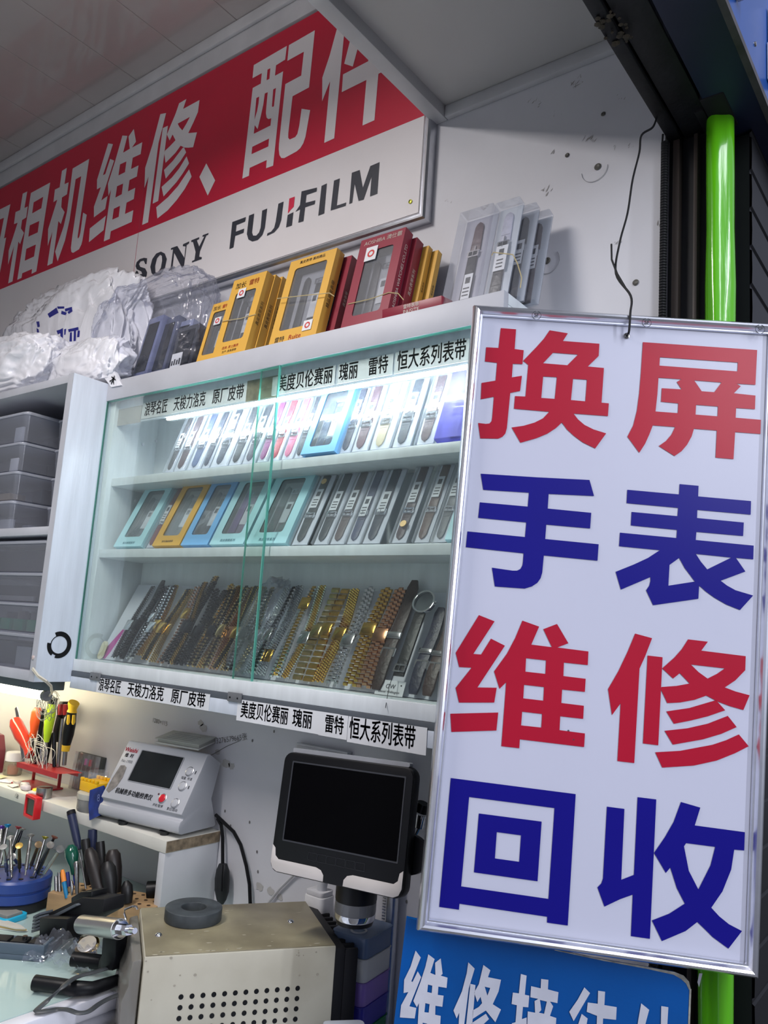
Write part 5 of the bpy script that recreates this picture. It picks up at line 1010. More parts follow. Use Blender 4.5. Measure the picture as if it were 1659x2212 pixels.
bar_thing('screwdriver', 'black and yellow handled screwdriver, the tallest in the red rack', 'screwdriver', [('grip', M_black, S3([(955, 600, .0105), (930, 760, .0125), (905, 900, .0125), (880, 1040, .009)]), 1.056), ('end_cap', M_tyel, S3([(985, 478, .0125), (975, 500, .0125), (962, 570, .009), (955, 600, .0115)]), 1.056), ('collar', M_tyel, S3([(880, 1040, .0095), (868, 1120, .0085)]), 1.056), ('yellow_inlay', M_tyel, S3([(912, 640, .003), (905, 740, .004), (900, 770, .002)]), 1.044), ('yellow_inlay', M_tyel, S3([(980, 640, .003), (975, 740, .004), (968, 770, .002)]), 1.046), ('shaft', M_steel, S3([(868, 1120, .005), (850, 1310, .0045)]), 1.056)], GT)
for k, (x0, y0, x1, y1, lb) in enumerate(((580, 560, 470, 1290, 'dark steel tweezers between the orange and the lime green tools'), (560, 590, 540, 1270, 'bright steel tweezers beside the orange screwdriver'), (715, 870, 720, 1330, 'steel T-handled rod in front of the red rack'), (830, 690, 770, 1330, 'dark flat steel blade beside the black and yellow screwdriver'), (680, 880, 600, 1330, 'thin steel rod in the middle of the red rack'), (560, 940, 520, 1330, 'thin spring steel rod at the left of the rack middle'))):
    bar_thing('steel_tool', lb, 'tool', [('rod', M_steel if k % 2 else M_dsteel, S3([(x0, y0, .003), ((x0 * 2 + x1) / 3, (y0 * 2 + y1) / 3, .005), (x1, y1, .004)]), 1.048 + .006 * k)], GT)
b = MB()
rs = random.Random(4)
for k in range(16):
    x0, y0 = rs.uniform(400, 620), rs.uniform(880, 1080); x1, y1 = rs.uniform(280, 640), rs.uniform(1230, 1390); bx = rs.uniform(-90, 190)
    pts = [ay(*s3(x0 + (x1 - x0) * u + bx * math.sin(PI * u) * (1 - .4 * u), y0 + (y1 - y0) * u - 60 * math.sin(PI * u)), 1.022 + .0013 * k) for u in [i / 14 for i in range(15)]]
    b.tube(pts, .00065, 4)
tag(b.build('wire_bundle', flat((206, 204, 196), .35)), 'bundle of pale curved wires spilling out of the red rack', 'wire')
t = thing('tool_rack', 'red metal tool rack holding pliers and screwdrivers', 'rack', ay(*s3(560, 1420), 1.06))
o = t.location
b = MB(); A, B_ = ay(*s3(225, 1265), 1.025) - o, ay(*s3(760, 1420), 1.018) - o
dirv = (B_ - A)
for oy in (0., .05):
    b.add([A + Vector((0, oy, 0)), B_ + Vector((0, oy, 0)), B_ + Vector((0, oy, -.011)), A + Vector((0, oy, -.011)), A + Vector((0, oy + .0015, 0)), B_ + Vector((0, oy + .0015, 0)), B_ + Vector((0, oy + .0015, -.011)), A + Vector((0, oy + .0015, -.011))], [(0, 1, 2, 3), (4, 7, 6, 5), (0, 4, 5, 1), (1, 5, 6, 2), (2, 6, 7, 3), (3, 7, 4, 0)])
b.add([A + Vector((0, .001, -.001)), B_ + Vector((0, .001, -.001)), B_ + Vector((.018, .052, -.001)), A + Vector((.0, .052, -.001))], [(0, 1, 2, 3)])
b.build('upper_tray', M_trd, t, smooth=0)
zb_ = DZ + .0006 - o.z
MB().box(-.075, .045, -.03, .03, zb_, zb_ + .004).build('base', M_trd, t, bevel=.001)
for x in (-.07, .040):
    b = MB(); b.box(x - .002, x + .002, .018, .024, zb_ + .004, .004); b.build('post', M_trd, t)
# jar, maroon case, boxes
p = az(21, 1649, DZ); p = Vector((-1.93, 1.085, DZ + .0004))
t = thing('glass_jar', 'small glass jar with a white screw cap at the left of the tool shelf', 'jar', p)
b = MB(); b.lathe([(.020, 0), (.0215, .003), (.0215, .028), (.019, .033)], 24); b.build('body', film('jar_glass', (236, 236, 226), (200, 190, 170), .3, .5, .08), t)
b = MB(); b.lathe([(.0198, .0332), (.0205, .034), (.0205, .052), (.019, .054)], 24); b.build('cap', M_white, t)
b = MB(); b.lathe([(.012, .002), (.013, .02), (.010, .024)], 16); b.build('red_contents', flat((206, 92, 70)), t)
text('水', .008, Matrix.Translation((.004, -.0219, .012)) @ Matrix.Rotation(PI / 2, 4, 'X'), M_ink, t)
t = thing('maroon_case', 'maroon plastic case standing at the far left of the tool shelf', 'case', (-2.02, 1.07, DZ + .0004), (0, 0, -.2))
b = MB(); b.prism([(-.06, 0), (.055, 0), (.055, .055), (.03, .088), (-.06, .090)], -.02, .02, 0, XZ); b.build('shell', mat('maroon_shell', (120, 48, 62), .35, noise_amt=.1), t, bevel=.003)
b = MB(); b.box(.012, .034, -.024, -.0202, .032, .066); b.build('latch', flat((110, 104, 78)), t, bevel=.001)
pz = ay(190, 1638, 1.108)
t = thing('pin_box', 'dark divided box of spring pins standing against the wall', 'box', (pz.x - .006, 1.112, DZ + .0006), (-.10, 0, .0))
b = MB(); b.box(-.052, .046, 0, .010, 0, .082); b.build('tray', mat('pin_tray', (58, 62, 60), .5, noise_amt=.1), t, bevel=.001)
for k in range(5): b = MB() if k == 0 else b; b.box(-.044 + .017 * k, -.042 + .017 * k, -.002, -.0001, .004, .060 + (.0 if k < 2 else .008))
b.build('divider', flat((150, 152, 146), .3), t)
for x, c in ((-.009, (206, 96, 168)), (.0085, (206, 70, 90))):
    b = MB(); b.tube([(x, -.004, .058), (x, -.004, .072)], .0036, 8); b.build('pin_head', flat(c), t)
b = MB(); b.box(-.053, .047, -.0075, -.0065, -.000, .083); b.build('clear_lid', M_film, t, smooth=0)
p = ay(177, 1692, 1.035)
t = thing('round_tin', 'round cloudy plastic tub with small parts near the shelf edge', 'tub', (-1.505, 1.035, DZ + .0004))
b = MB(); b.lathe([(.034, 0), (.0355, .004), (.0355, .024)], 32, cap=False); b.lathe([(.034, .0), (.034, .001)], 32); b.build('tub', film('tub_plastic', (206, 206, 206), (168, 168, 166), .55, .5, .2), t)
b = MB(); b.lathe([(.0368, .0242), (.0372, .026), (.0372, .035), (.034, .0365)], 32); b.build('lid', film('lid_plastic', (222, 222, 216), (214, 212, 200), .72, .5, .2), t)
for k in range(7):
    b = MB() if k == 0 else b; a = k * .9; b.lathe([(.007, 0), (.007, .002)], 10, 0, Matrix.Translation((.018 * math.cos(a), .018 * math.sin(a), .003 + .0021 * k)))
b.build('small_parts', flat((120, 118, 114), .5), t)
t = thing('yellow_holder', 'yellow toothed plastic holder on top of the round tub', 'holder', (-1.507, 1.037, DZ + .0372))
b = MB(); b.box(-.030, .030, -.022, .022, 0, .020, 0); b.build('base', mat('yellow_plastic', (244, 190, 20), .35, noise_amt=.05), t, bevel=.0015)
for k in range(5):
    for y in (-.022, .016):
        b = MB(); b.box(-.030 + .0128 * k, -.022 + .0128 * k, y, y + .006, .0202, .026); b.build('tooth', MATS.get('y') or mat('yellow_tooth', (244, 190, 20), .35), t, bevel=.0006)
b = MB(); b.lathe([(.019, .0263), (.0205, .028), (.0205, .040)], 24, cap=False); b.build('clear_cup', M_case, t)
t = thing('black_jar', 'small black jar at the shelf edge beside the blue pouch', 'jar', (-1.462, 1.022, DZ + .0004))
b = MB(); b.lathe([(.0145, 0), (.015, .002), (.015, .036), (.013, .038)], 20); b.build('body', M_black, t)
b = MB(); b.lathe([(.0128, .0382), (.0128, .043), (.006, .046)], 20); b.build('lid', M_dgrey, t)
b = MB(); b.tube([(-.012, -.006, .048), (.004, -.004, .052), (.014, -.002, .047)], [.002, .005, .003], 8); b.build('clip', M_dsteel, t)
b = MB(); P = [ay(194, 1707, 1.006), ay(222, 1697, 1.006), ay(226, 1720, 1.004), ay(213, 1762, .992), ay(193, 1772, .990), ay(191, 1740, .996)]
b.add(P + [q + Vector((0, .004, 0)) for q in P], [list(range(6)), list(range(6, 12))[::-1]] + [(i, (i + 1) % 6, 6 + (i + 1) % 6, 6 + i) for i in range(6)])
o = tag(b.build('blue_pouch', mat('blue_foil', (32, 58, 140), .25, noise_amt=.35, nscale=40, bump=.4, bscale=50)), 'dark blue foil pouch hanging over the shelf edge beside the timing machine', 'pouch')
text('8', .020, FRONT(ay(206, 1722, .991).x, .9985, ay(206, 1722, .999).z), flat((110, 124, 178)), o)
t = thing('red_clock', 'small red square timer with a dark screen clipped to the shelf edge', 'timer', ay(75, 1742, .992) + Vector((0, 0, 0)), (0, 0, -.10))
b = MB(); ring_prism(b, rrect(.050, .046, .003, 2), rrect(.040, .034, .002, 2), .0, .012, 0, XZ); b.box(-.024, .024, -.0005, .004, -.022, .022)
b.build('shell', mat('red_plastic', (214, 36, 44), .3, noise_amt=.05), t, bevel=.0008)
b = MB(); b.box(-.0195, .0195, -.0085, -.0008, -.0165, .0165); b.build('screen', flat((58, 66, 54), .15), t)
t = thing('steel_pot', 'small steel pot standing in front of the red rack', 'pot', (ay(103, 1710, 1.02).x, 1.012, DZ + .0004))
b = MB(); b.lathe([(.0155, 0), (.0165, .001), (.0165, .022), (.0155, .0225)], 24); b.build('pot', M_steel, t)
t = thing('white_dish', 'low white dish under the steel pot at the shelf edge', 'dish', (ay(103, 1710, 1.02).x - .034, 1.014, DZ + .0004))
b = MB(); b.lathe([(.014, 0), (.017, .003), (.017, .007)], 24); b.build('dish', M_white, t)
for k, (px, py, c, lb) in enumerate(((72, 1704, (238, 220, 40), 'small bright yellow piece near the shelf edge'), (20, 1688, (206, 200, 190), 'pale paper scrap at the left of the tool shelf'), (50, 1692, (214, 206, 214), 'pale lilac plastic piece near the shelf edge'), (38, 1678, (228, 226, 220), 'folded white paper strip below the red rack'))):
    p = ay(px, py, 1.012); b = MB(); crumple(b, 0, 0, .005, .012 if k else .008, .008, .006, 2, 2.3 + k, .3, 1.5, -.0045)
    tag(b.build('scrap', flat(c), loc=(p.x, 1.02 + .012 * (k % 2), DZ + .001)), lb, 'scrap')
b = MB(); crumple(b, 0, 0, .018, .030, .020, .020, 4, 7.7, .45, 2.4, -.0165)
tag(b.build('parts_bag', M_baggie, loc=(-1.435, 1.075, DZ + .003)), 'clear bag of small parts behind the blue pouch', 'bag')
t = thing('red_packet', 'red packet beside the clear parts bag behind the blue pouch', 'packet', (-1.428, 1.098, DZ + .0004)); MB().box(-.012, .012, -.003, .003, 0, .040).build('packet', flat((196, 40, 60)), t, bevel=.001)

# ================================================================ counter with the glass top
CTZ = .9
t = thing('counter', 'repair counter with a pale green glass top and white metal edge', 'counter', (-1.086, 1.0, 0))
MB().box(-1.3, -.004, -1.6, YW - 1.0005, CTZ - .008, CTZ).build('glass_top', M_glasstop, t, bevel=.001)
MB().box(-1.3, -.010, -1.6, YW - 1.0005, .0, CTZ - .0082).build('body', M_lam2, t)
MB().box(-.0038, .022, -1.6, YW - 1.0005, CTZ - .030, CTZ - .001).build('edge_rail', M_white, t, bevel=.002)
MB().box(.0222, .060, -1.6, YW - 1.0005, CTZ - .05, CTZ - .026).build('outer_rail', M_alu2, t, bevel=.002)
MB().box(-.0098, .36, -1.6, YW - 1.0005, .80, .842).build('front_ledge', M_lam2, t, bevel=.002)
MB().box(-.0098, .34, -1.6, YW - 1.0005, 0, .7998).build('front_body', M_lam2, t)
for k, (x, y, a, w_, d_, c, lb) in enumerate(((-1.86, 1.030, .3, .050, .026, (222, 216, 226), 'pale lilac paper at the left front of the tool shelf'), (-1.80, 1.018, -.2, .036, .018, (230, 228, 220), 'white paper slip at the front of the tool shelf'), (-1.91, 1.040, .1, .044, .024, (214, 208, 170), 'yellowish paper behind the lilac one on the tool shelf'))):
    b = MB(); b.add([(-w_ / 2, -d_ / 2, .0), (w_ / 2, -d_ / 2 * .8, .001), (w_ / 2 * .9, d_ / 2, .004), (-w_ / 2 * .8, d_ / 2, .001), (0, .002, .006)], [(0, 1, 4), (1, 2, 4), (2, 3, 4), (3, 0, 4)])
    tag(b.build('paper_scrap', flat(c), loc=(x, y, DZ + .0008 + .0004 * k), rot=(0, 0, a), smooth=0), lb, 'paper')
# ---- things on the counter
def s5(X, Y): return (X / 4.497, 1720 + Y / 4.497)
sc_ = Vector((-1.492, .874, CTZ + .0004))
t = thing('screwdriver_stand', 'round blue screwdriver stand on a black base at the left of the counter', 'stand', sc_)
b = MB(); b.lathe([(.061, 0), (.063, .002), (.062, .014), (.060, .016)], 36); b.build('base', M_rubber, t)
b = MB(); b.lathe([(.060, .0162), (.064, .019), (.064, .033), (.061, .0345), (.061, .037), (.064, .0385), (.064, .054), (.060, .058), (.020, .060)], 36); b.build('turntable', mat('blue_plastic', (44, 70, 138), .35, noise_amt=.06), t)
b = MB()
for k in range(14):
    a = 2 * PI * k / 14 + .1; b.lathe([(.0045, 0), (.0045, .0006)], 10, 0, Matrix.Translation((.046 * math.cos(a), .046 * math.sin(a), .0590)))
b.build('hole', M_black, t)
M_brass = mat('brass', (178, 138, 66), .3, metal=1., noise_amt=.15, nscale=50); M_copper = mat('copper_brown', (120, 66, 52), .35, metal=.7, noise_amt=.1)
GS = 'jeweller screwdrivers in the blue stand'
heads = [ # top (X,Y), bottom (X,Y), cap material colour, body material, label
 ((440, 392), (325, 770), (160, 150, 50), M_steel, 'jeweller screwdriver with an olive cap'), ((532, 392), (350, 775), (118, 62, 48), M_dsteel, 'jeweller screwdriver with a copper red cap'),
 ((585, 512), (400, 785), (110, 108, 106), M_steel, 'jeweller screwdriver leaning furthest right in the blue stand'), ((490, 472), (345, 790), (130, 122, 116), M_dsteel, 'jeweller screwdriver with a dark ring, just below the copper capped one'),
 ((375, 468), (282, 775), (120, 98, 70), M_brass, 'bronze jeweller screwdriver behind the brass one'), ((300, 375), (245, 770), (150, 146, 140), M_steel, 'grey steel jeweller screwdriver with a wide flat cap'),
 ((186, 478), (182, 800), (206, 168, 84), M_brass, 'brass jeweller screwdriver with a shiny gold cap'), ((120, 588), (152, 830), (200, 198, 194), M_steel, 'jeweller screwdriver with a ring-shaped cap at the front'),
 ((75, 275), (-20, 780), (30, 130, 178), M_steel, 'jeweller screwdriver with a bright blue cap'), ((180, 295), (40, 790), (150, 50, 56), M_steel, 'jeweller screwdriver with a red cap at the back'),
 ((222, 312), (75, 800), (140, 138, 132), M_dsteel, 'jeweller screwdriver with a grey cap beside the red capped one'), ((32, 490), (70, 810), (190, 188, 184), M_steel, 'jeweller screwdriver with a hexagon cap at the left edge'),
 ((15, 300), (-40, 780), (84, 50, 140), M_steel, 'jeweller screwdriver with a violet cap at the left edge'), ((40, 310), (10, 760), (30, 36, 40), M_dsteel, 'jeweller screwdriver with a black cap at the left edge'), ((100, 400), (112, 800), (196, 190, 180), M_steel, 'slim jeweller screwdriver standing upright in the blue stand')]
rs = random.Random(12)
for k, (a, c, cc, m, lb) in enumerate(heads):
    ang = PI + PI * .9 * k / 15; by = sc_.y + (.030 * math.sin(k * 2.1)); q0 = ay(*s5(*c), by); q1 = ay(*s5(*a), by + (.02 if a[1] < 420 else -.03))
    q0.z = max(q0.z, CTZ + .0615); d = (q1 - q0); L_ = d.length; Mx = d.to_track_quat('Z', 'Y').to_matrix().to_4x4()
    t = thing('jeweller_screwdriver', lb, 'screwdriver', q0, (0, 0, 0), GS); t.rotation_euler = d.to_track_quat('Z', 'Y').to_euler()
    b = MB(); b.lathe([(.0016, 0), (.0016, L_ * .12), (.0034, L_ * .16)] + [(r, L_ * (.18 + .03 * i)) for i in range(12) for r in ((.0036, .0031)[i % 2],)] + [(.0032, L_ * .56), (.0030, L_ * .8), (.0024, L_ * .88), (.0026, L_ * .93)], 12); b.build('shank', m, t, smooth=30)
    b = MB(); b.lathe([(.0028, L_ * .931), (.0034, L_ * .95), (.0066, L_ * .985), (.0066, L_), (.0030, L_ + .0006)], 16); b.build('swivel_cap', mat('cap%d' % k, cc, .3, metal=.5, noise_amt=.08), t)
# wooden tool block
p0 = az(93, 1972, CTZ)
t = thing('tool_block', 'pale wooden tool block with rows of holes under the desk shelf', 'tool block', (p0.x + .004, p0.y + .002, CTZ + .0004), (0, 0, .42))
b = MB(); b.box(0, .215, 0, .075, 0, .036); b.build('block', M_wood, t, bevel=.0015)
b = MB()
for i in range(11):
    for j in range(3): b.lathe([(.0036, 0), (.0036, .0004)], 10, 0, Matrix.Translation((.014 + .0185 * i, .014 + .023 * j, .0361)))
b.build('hole', flat((60, 44, 32)), t)
GK = 'handles standing in the wooden tool block'
M_bhan = mat('black_handle', (19, 18, 20), .45, noise_amt=.15); M_brhan = mat('dark_brown_handle', (32, 25, 24), .45, noise_amt=.15); M_nhan = mat('navy_handle', (34, 42, 72), .4); M_ghan = mat('green_handle', (18, 84, 66), .15, coat=.5)
def T5(L): return [(*s5(a, c), r) for a, c, r in L]
def handle(label, m, pts, y, name='handle_tool', extra=()):
    return bar_thing(name, label, 'tool', [('handle', m, T5([(a_, c_, r_ * (.86 if r_ > .0085 else 1)) for a_, c_, r_ in pts]), y)] + [(nm, mm, T5(pp), y) for nm, mm, pp in extra], GK)
handle('tall navy screwdriver rising to the shelf edge', M_nhan, [(692, 150, .006), (690, 165, .0085), (712, 260, .0085), (745, 420, .008), (770, 520, .005)], .99, 'screwdriver', [('shaft', M_steel, [(770, 520, .0022), (790, 700, .0022)]), ('end_cap', M_blackm, [(688, 142, .0085), (696, 180, .0088)])])
handle('glossy green pear-shaped handle', M_ghan, [(685, 472, .005), (688, 510, .014), (700, 580, .015), (718, 680, .009), (722, 760, .0055)], .955, 'screwdriver', [('shaft', flat((30, 50, 140)), [(722, 755, .003), (735, 890, .003)])])
handle('black round-ended handle behind the green one', M_bhan, [(828, 415, .009), (830, 450, .0105), (845, 560, .009), (850, 660, .007), (850, 900, .006)], .975)
handle('navy handle close under the shelf edge', M_nhan, [(900, 322, .010), (898, 400, .0105), (900, 520, .009), (905, 700, .007)], 1.0)
handle('thick dark brown handle leaning across the block', M_brhan, [(862, 520, .009), (880, 570, .014), (920, 720, .015), (960, 880, .014), (985, 960, .012)], .935)
handle('slim black pliers handle right of the brown handle', M_bhan, [(972, 440, .008), (975, 490, .010), (985, 580, .008), (1000, 680, .007)], .985)
handle('thick black handle in the middle of the block', M_bhan, [(1040, 640, .009), (1050, 700, .016), (1065, 820, .0165), (1080, 940, .012), (1088, 1020, .010)], .945)
handle('large dark brown oval handle at the back right', M_brhan, [(1095, 520, .008), (1095, 570, .0165), (1105, 700, .0175), (1120, 850, .0135), (1130, 940, .010)], .972)
handle('short black handle at the right end of the block', M_bhan, [(1225, 822, .004), (1232, 870, .012), (1235, 960, .0125), (1240, 1040, .009)], .965)
handle('plain steel punch at the left of the block', M_steel, [(542, 775, .0022), (543, 800, .0030), (546, 985, .0030)], .912, 'punch'); handle('taller steel punch at the left of the block', M_steel, [(572, 738, .0022), (574, 770, .0034), (585, 1010, .0036)], .916, 'punch')
handle('orange and blue pen-shaped tool in the block', flat((240, 146, 60)), [(605, 715, .003), (612, 760, .0045), (622, 830, .0045)], .914, 'needle_file', [('lower_half', flat((20, 120, 168)), [(622, 832, .004), (650, 990, .0035)])])
handle('dark blue pen-shaped tool in the block', flat((40, 50, 120)), [(655, 735, .003), (657, 780, .004), (662, 880, .004)], .93, 'needle_file')
handle('steel nut driver with a hexagon head', M_steel, [(742, 630, .003), (742, 650, .0055), (745, 700, .0045), (748, 960, .0035)], .93, 'nut_driver')
handle('thin steel probe leaning between the handles', M_steel, [(770, 550, .0016), (810, 740, .002), (835, 900, .0016)], .938, 'probe')
handle('thin steel tweezers standing in the block', M_steel, [(690, 815, .0016), (700, 880, .003), (700, 960, .002)], .918, 'tweezers')
p = az(322, 1950, CTZ); t = thing('loupe', 'black eyeglass loupe with a wire behind the box, below the desk shelf', 'loupe', (-1.285, 1.03, CTZ + .0004))
b = MB(); b.cyl((0, -.01, .045), (.024, .012, .050), .017, .014, 20); b.build('barrel', M_black, t)
b = MB(); b.lathe([(.020, 0), (.014, .010), (.008, .030), (.006, .04)], 16); b.build('stand', M_blackm, t)
b = MB(); b.tube([(-.01, -.01, .03), (-.03, -.02, .02), (-.045, -.02, .004)], .0008, 5); b.build('wire', M_black, t)

# black clamp arm with a silver cylinder
def blk(mb, pts, dy, y):
    """solid whose front outline is given by photo points on the plane y, dy deep"""
    P = [ay(*s5(a, c), y) for a, c in pts]; n = len(P)
    return mb.add([q - O_ for q in P] + [q - O_ + Vector((0, dy, 0)) for q in P], [list(range(n)), list(range(n, 2 * n))[::-1]] + [(i, (i + 1) % n, n + (i + 1) % n, n + i) for i in range(n)])
O_ = Vector((-1.24, .80, CTZ + .0004))
t = thing('clamp_arm', 'black clamp arm with a silver cylinder on the counter', 'clamp', O_)
b = MB(); blk(b, [(382, 1180), (650, 1190), (640, 1400), (380, 1370)], .045, .81); b.build('head_block', M_black, t, bevel=.002)
b = MB(); blk(b, [(385, 1175), (790, 985), (1010, 1000), (1000, 1130), (800, 1240), (655, 1195)], .04, .835); b.build('rail', M_blackm, t, bevel=.002)
b = MB(); blk(b, [(490, 1165), (730, 1045), (750, 1062), (530, 1180)], .01, .828); b.build('rail_slot', M_dgrey, t, bevel=.0006)
b = MB(); blk(b, [(780, 930), (890, 925), (890, 990), (690, 1060), (690, 985)], .03, .842); b.build('slider', M_black, t, bevel=.0015)
b = MB()
for k in range(5): blk(b, [(320 - 4 * k, 1165 + 34 * k), (384, 1130 + 34 * k), (384, 1156 + 34 * k), (318 - 4 * k, 1192 + 34 * k)], .025, .818)
b.build('bellows', M_dgrey, t, bevel=.0006)
c0 = ay(*s5(800, 1245), .80) - O_; c1 = ay(*s5(1165, 1290), .775) - O_
b = MB(); d = c1 - c0; b.cyl(c0, c0 + d * .44, .0138, n=28); b.cyl(c0 + d * .445, c1, .0140, n=28); b.build('silver_cylinder', mat('satin_alu', (206, 204, 200), .3, metal=1., noise_amt=.05), t)
b = MB(); b.cyl(c1, c1 + d * .05, .0132, .011, 24); b.cyl(c1 + d * .05, c1 + d * .22, .0075, n=6); b.cyl(c1 + d * .2, c1 + d * .36, .0045, .004, 16); b.build('coupling', M_chrome, t)
b = MB(); blk(b, [(990, 1370), (1125, 1385), (1120, 1560), (1085, 1700), (970, 1690)], .03, .792); b.build('upright', M_black, t, bevel=.003)
bz = CTZ + .0135
b = MB(); b.tube([az(*s5(x_, y_), bz) - O_ for x_, y_ in ((335, 1810), (520, 1835), (740, 1868), (900, 1868), (1180, 1775))], [.0105, .0105, .0105, .0095, .008], 18); b.build('base_bar', M_black, t)
b = MB(); b.tube([az(*s5(x_, y_), CTZ + .0205) - O_ for x_, y_ in ((705, 1580), (985, 1612))], .0105, 16); b.build('cross_bar', M_black, t)
for X_ in (360, 770):
    b = MB(); q = az(*s5(X_, 1890 if X_ < 500 else 1665), CTZ); b.lathe([(.006, 0), (.006, .004)], 12, 0, Matrix.Translation(Vector((q.x, q.y, CTZ + .001)) - O_)); b.build('foot', M_rubber, t)
# wire bail behind
b = MB(); pts = [ay(*s5(a, c), .81) for a, c in ((1225, 1200), (1208, 1140), (1212, 1100), (1290, 1068), (1325, 1072), (1335, 1100))]; b.tube(pts, .0016, 6)
tag(b.build('wire_bail', M_chrome), 'bent chrome wire bail beside the silver cylinder', 'wire')
t = thing('watch_movement', 'gold rimmed watch lying among steel parts behind the clear bag', 'watch', (ay(*s5(850, 1410), .83).x, .832, CTZ + .020), (.5, .3, 0))
b = MB(); b.lathe([(.017, 0), (.019, .003), (.019, .006), (.015, .009)], 28); b.build('case', M_gold, t); b = MB(); b.lathe([(.0148, .0092), (.012, .010)], 24); b.build('dial', flat((196, 190, 176), .2), t)
b = MB(); b.tube([(.018, 0, .004), (.04, -.004, .0), (.052, .002, -.006)], [.005, .006, .005], 8); b.build('bracelet', M_silver, t)
b = MB(); b.tube([(-.018, 0, .004), (-.03, -.004, -.004), (-.03, -.002, -.012)], [.005, .006, .005], 8); b.build('bracelet', M_silver, t)
t = thing('steel_plate', 'small perforated steel plate beside the beige box', 'plate', (ay(*s5(1170, 1500), .80).x, .80, CTZ + .0006), (-.35, 0, .2))
b = MB(); b.box(-.012, .012, 0, .002, 0, .055); b.build('plate', M_steel, t, bevel=.0005); b = MB(); b.lathe([(.003, 0), (.003, .0005)], 12, 0, Matrix.Translation((0, -.0004, .036)) @ Matrix.Rotation(PI / 2, 4, 'X')); b.build('hole', M_black, t)
# flat cable
pts = [az(*s5(a, c), CTZ + h) for a, c, h in ((1180, 1655, .020), (1050, 1672, .030), (930, 1705, .030), (740, 1760, .028), (610, 1850, .03), (480, 1970, .012), (355, 2085, .004), (460, 2085, .004), (560, 2070, .004), (660, 2075, .006), (760, 2105, .006), (860, 2090, .006), (960, 2020, .008), (1060, 1965, .010), (1175, 1920, .012))]
sm = []
for i in range(len(pts) - 1):
    a_, b_, c_, d_ = pts[max(i - 1, 0)], pts[i], pts[i + 1], pts[min(i + 2, len(pts) - 1)]
    for k in range(5):
        u = k / 5; sm.append(.5 * ((2 * b_) + (c_ - a_) * u + (2 * a_ - 5 * b_ + 4 * c_ - d_) * u * u + (3 * b_ - a_ - 3 * c_ + d_) * u ** 3))
b = MB(); b.tube(sm, .0048, 8, flat_=.4); tag(b.build('flat_cable', mat('grey_cable', (58, 62, 66), .45)), 'dark grey flat cable looping over the counter edge', 'cable')
# grey tool tray, cyan tray, cards
p = az(*s5(120, 1640), CTZ)
t = thing('tool_tray', 'blue-grey open plastic tool tray at the left of the counter', 'tray', (p.x - .002, p.y + .02, CTZ + .0004), (0, 0, .62))
b = MB(); b.box(-.10, .03, 0, .075, 0, .008); b.box(-.10, .03, 0, .006, .0081, .024); b.box(.024, .03, .0061, .075, .0081, .024); b.box(-.05, -.01, .0062, .02, .0081, .018)
b.build('tray', mat('bluegrey_plastic', (84, 98, 112), .45, noise_amt=.08), t, bevel=.001)
for k in range(3): b = MB() if k == 0 else b; b.box(-.07 + .03 * k, -.045 + .03 * k, .03, .055, .0083, .016)
b.build('black_insert', M_blackm, t, bevel=.001); b = MB(); b.lathe([(.004, .0165), (.004, .022)], 10, 0, Matrix.Translation((-.02, .04, 0))); b.build('steel_pin', M_steel, t)
p = az(*s5(40, 1230), CTZ)
t = thing('cyan_tray', 'bright cyan shallow tray at the left edge of the counter', 'tray', (p.x - .03, p.y + .01, CTZ + .0004), (0, 0, .2)); b = MB(); ring_prism(b, rrect(.085, .05, .010, 3), rrect(.073, .038, .006, 3), 0, .009); b.build('rim', mat('cyan_plastic', (40, 176, 214), .35), t, bevel=.001); b = MB(); b.box(-.034, .034, -.016, .016, .0005, .012); b.build('contents', flat((150, 148, 140)), t)
for k, (c, lb) in enumerate((((206, 202, 190), 'top pale card of the stack beside the cyan tray'), ((188, 160, 96), 'ochre card in the stack beside the cyan tray'), ((214, 210, 204), 'bottom card of the stack beside the cyan tray'))):
    p = az(*s5(60, 1295), CTZ); b = MB(); b.prism([(-.05, -.012), (.035, -.006), (.050, .002), (.03, .010), (-.05, .016)], 0, .002)
    tag(b.build('card', flat(c), loc=(p.x - .012, p.y + .0, CTZ + .0006 + .0026 * (2 - k)), rot=(0, 0, .25 + .07 * k)), lb, 'card', 'cards beside the cyan tray')
# clear bag on the counter
b = MB(); q = az(*s5(430, 1700), CTZ)
bm_ = bmesh.new(); bmesh.ops.create_grid(bm_, x_segments=46, y_segments=34, size=.5); vs = []
for v in bm_.verts:
    n_ = Vector((v.co.x * 3.4, v.co.y * 3.4, 3.3)); f_ = abs(noise.noise(n_)) + .5 * abs(noise.noise(n_ * 2.3)) + .3 * abs(noise.noise(n_ * 5)); vs.append(Vector((v.co.x * .125 + .02 * v.co.y * v.co.x, v.co.y * .060 + .010 * noise.noise(n_ * .5), .003 + .026 * f_ + .022 * max(0, v.co.y + .2))))
bm_.verts.index_update(); b.add(vs, [[v.index for v in f.verts] for f in bm_.faces]); bm_.free()
tag(b.build('plastic_bag', M_baggie, loc=(q.x + .002, q.y + .036, CTZ + .001), rot=(0, 0, .35), smooth=20), 'crinkled clear plastic bag lying on the glass counter', 'bag')

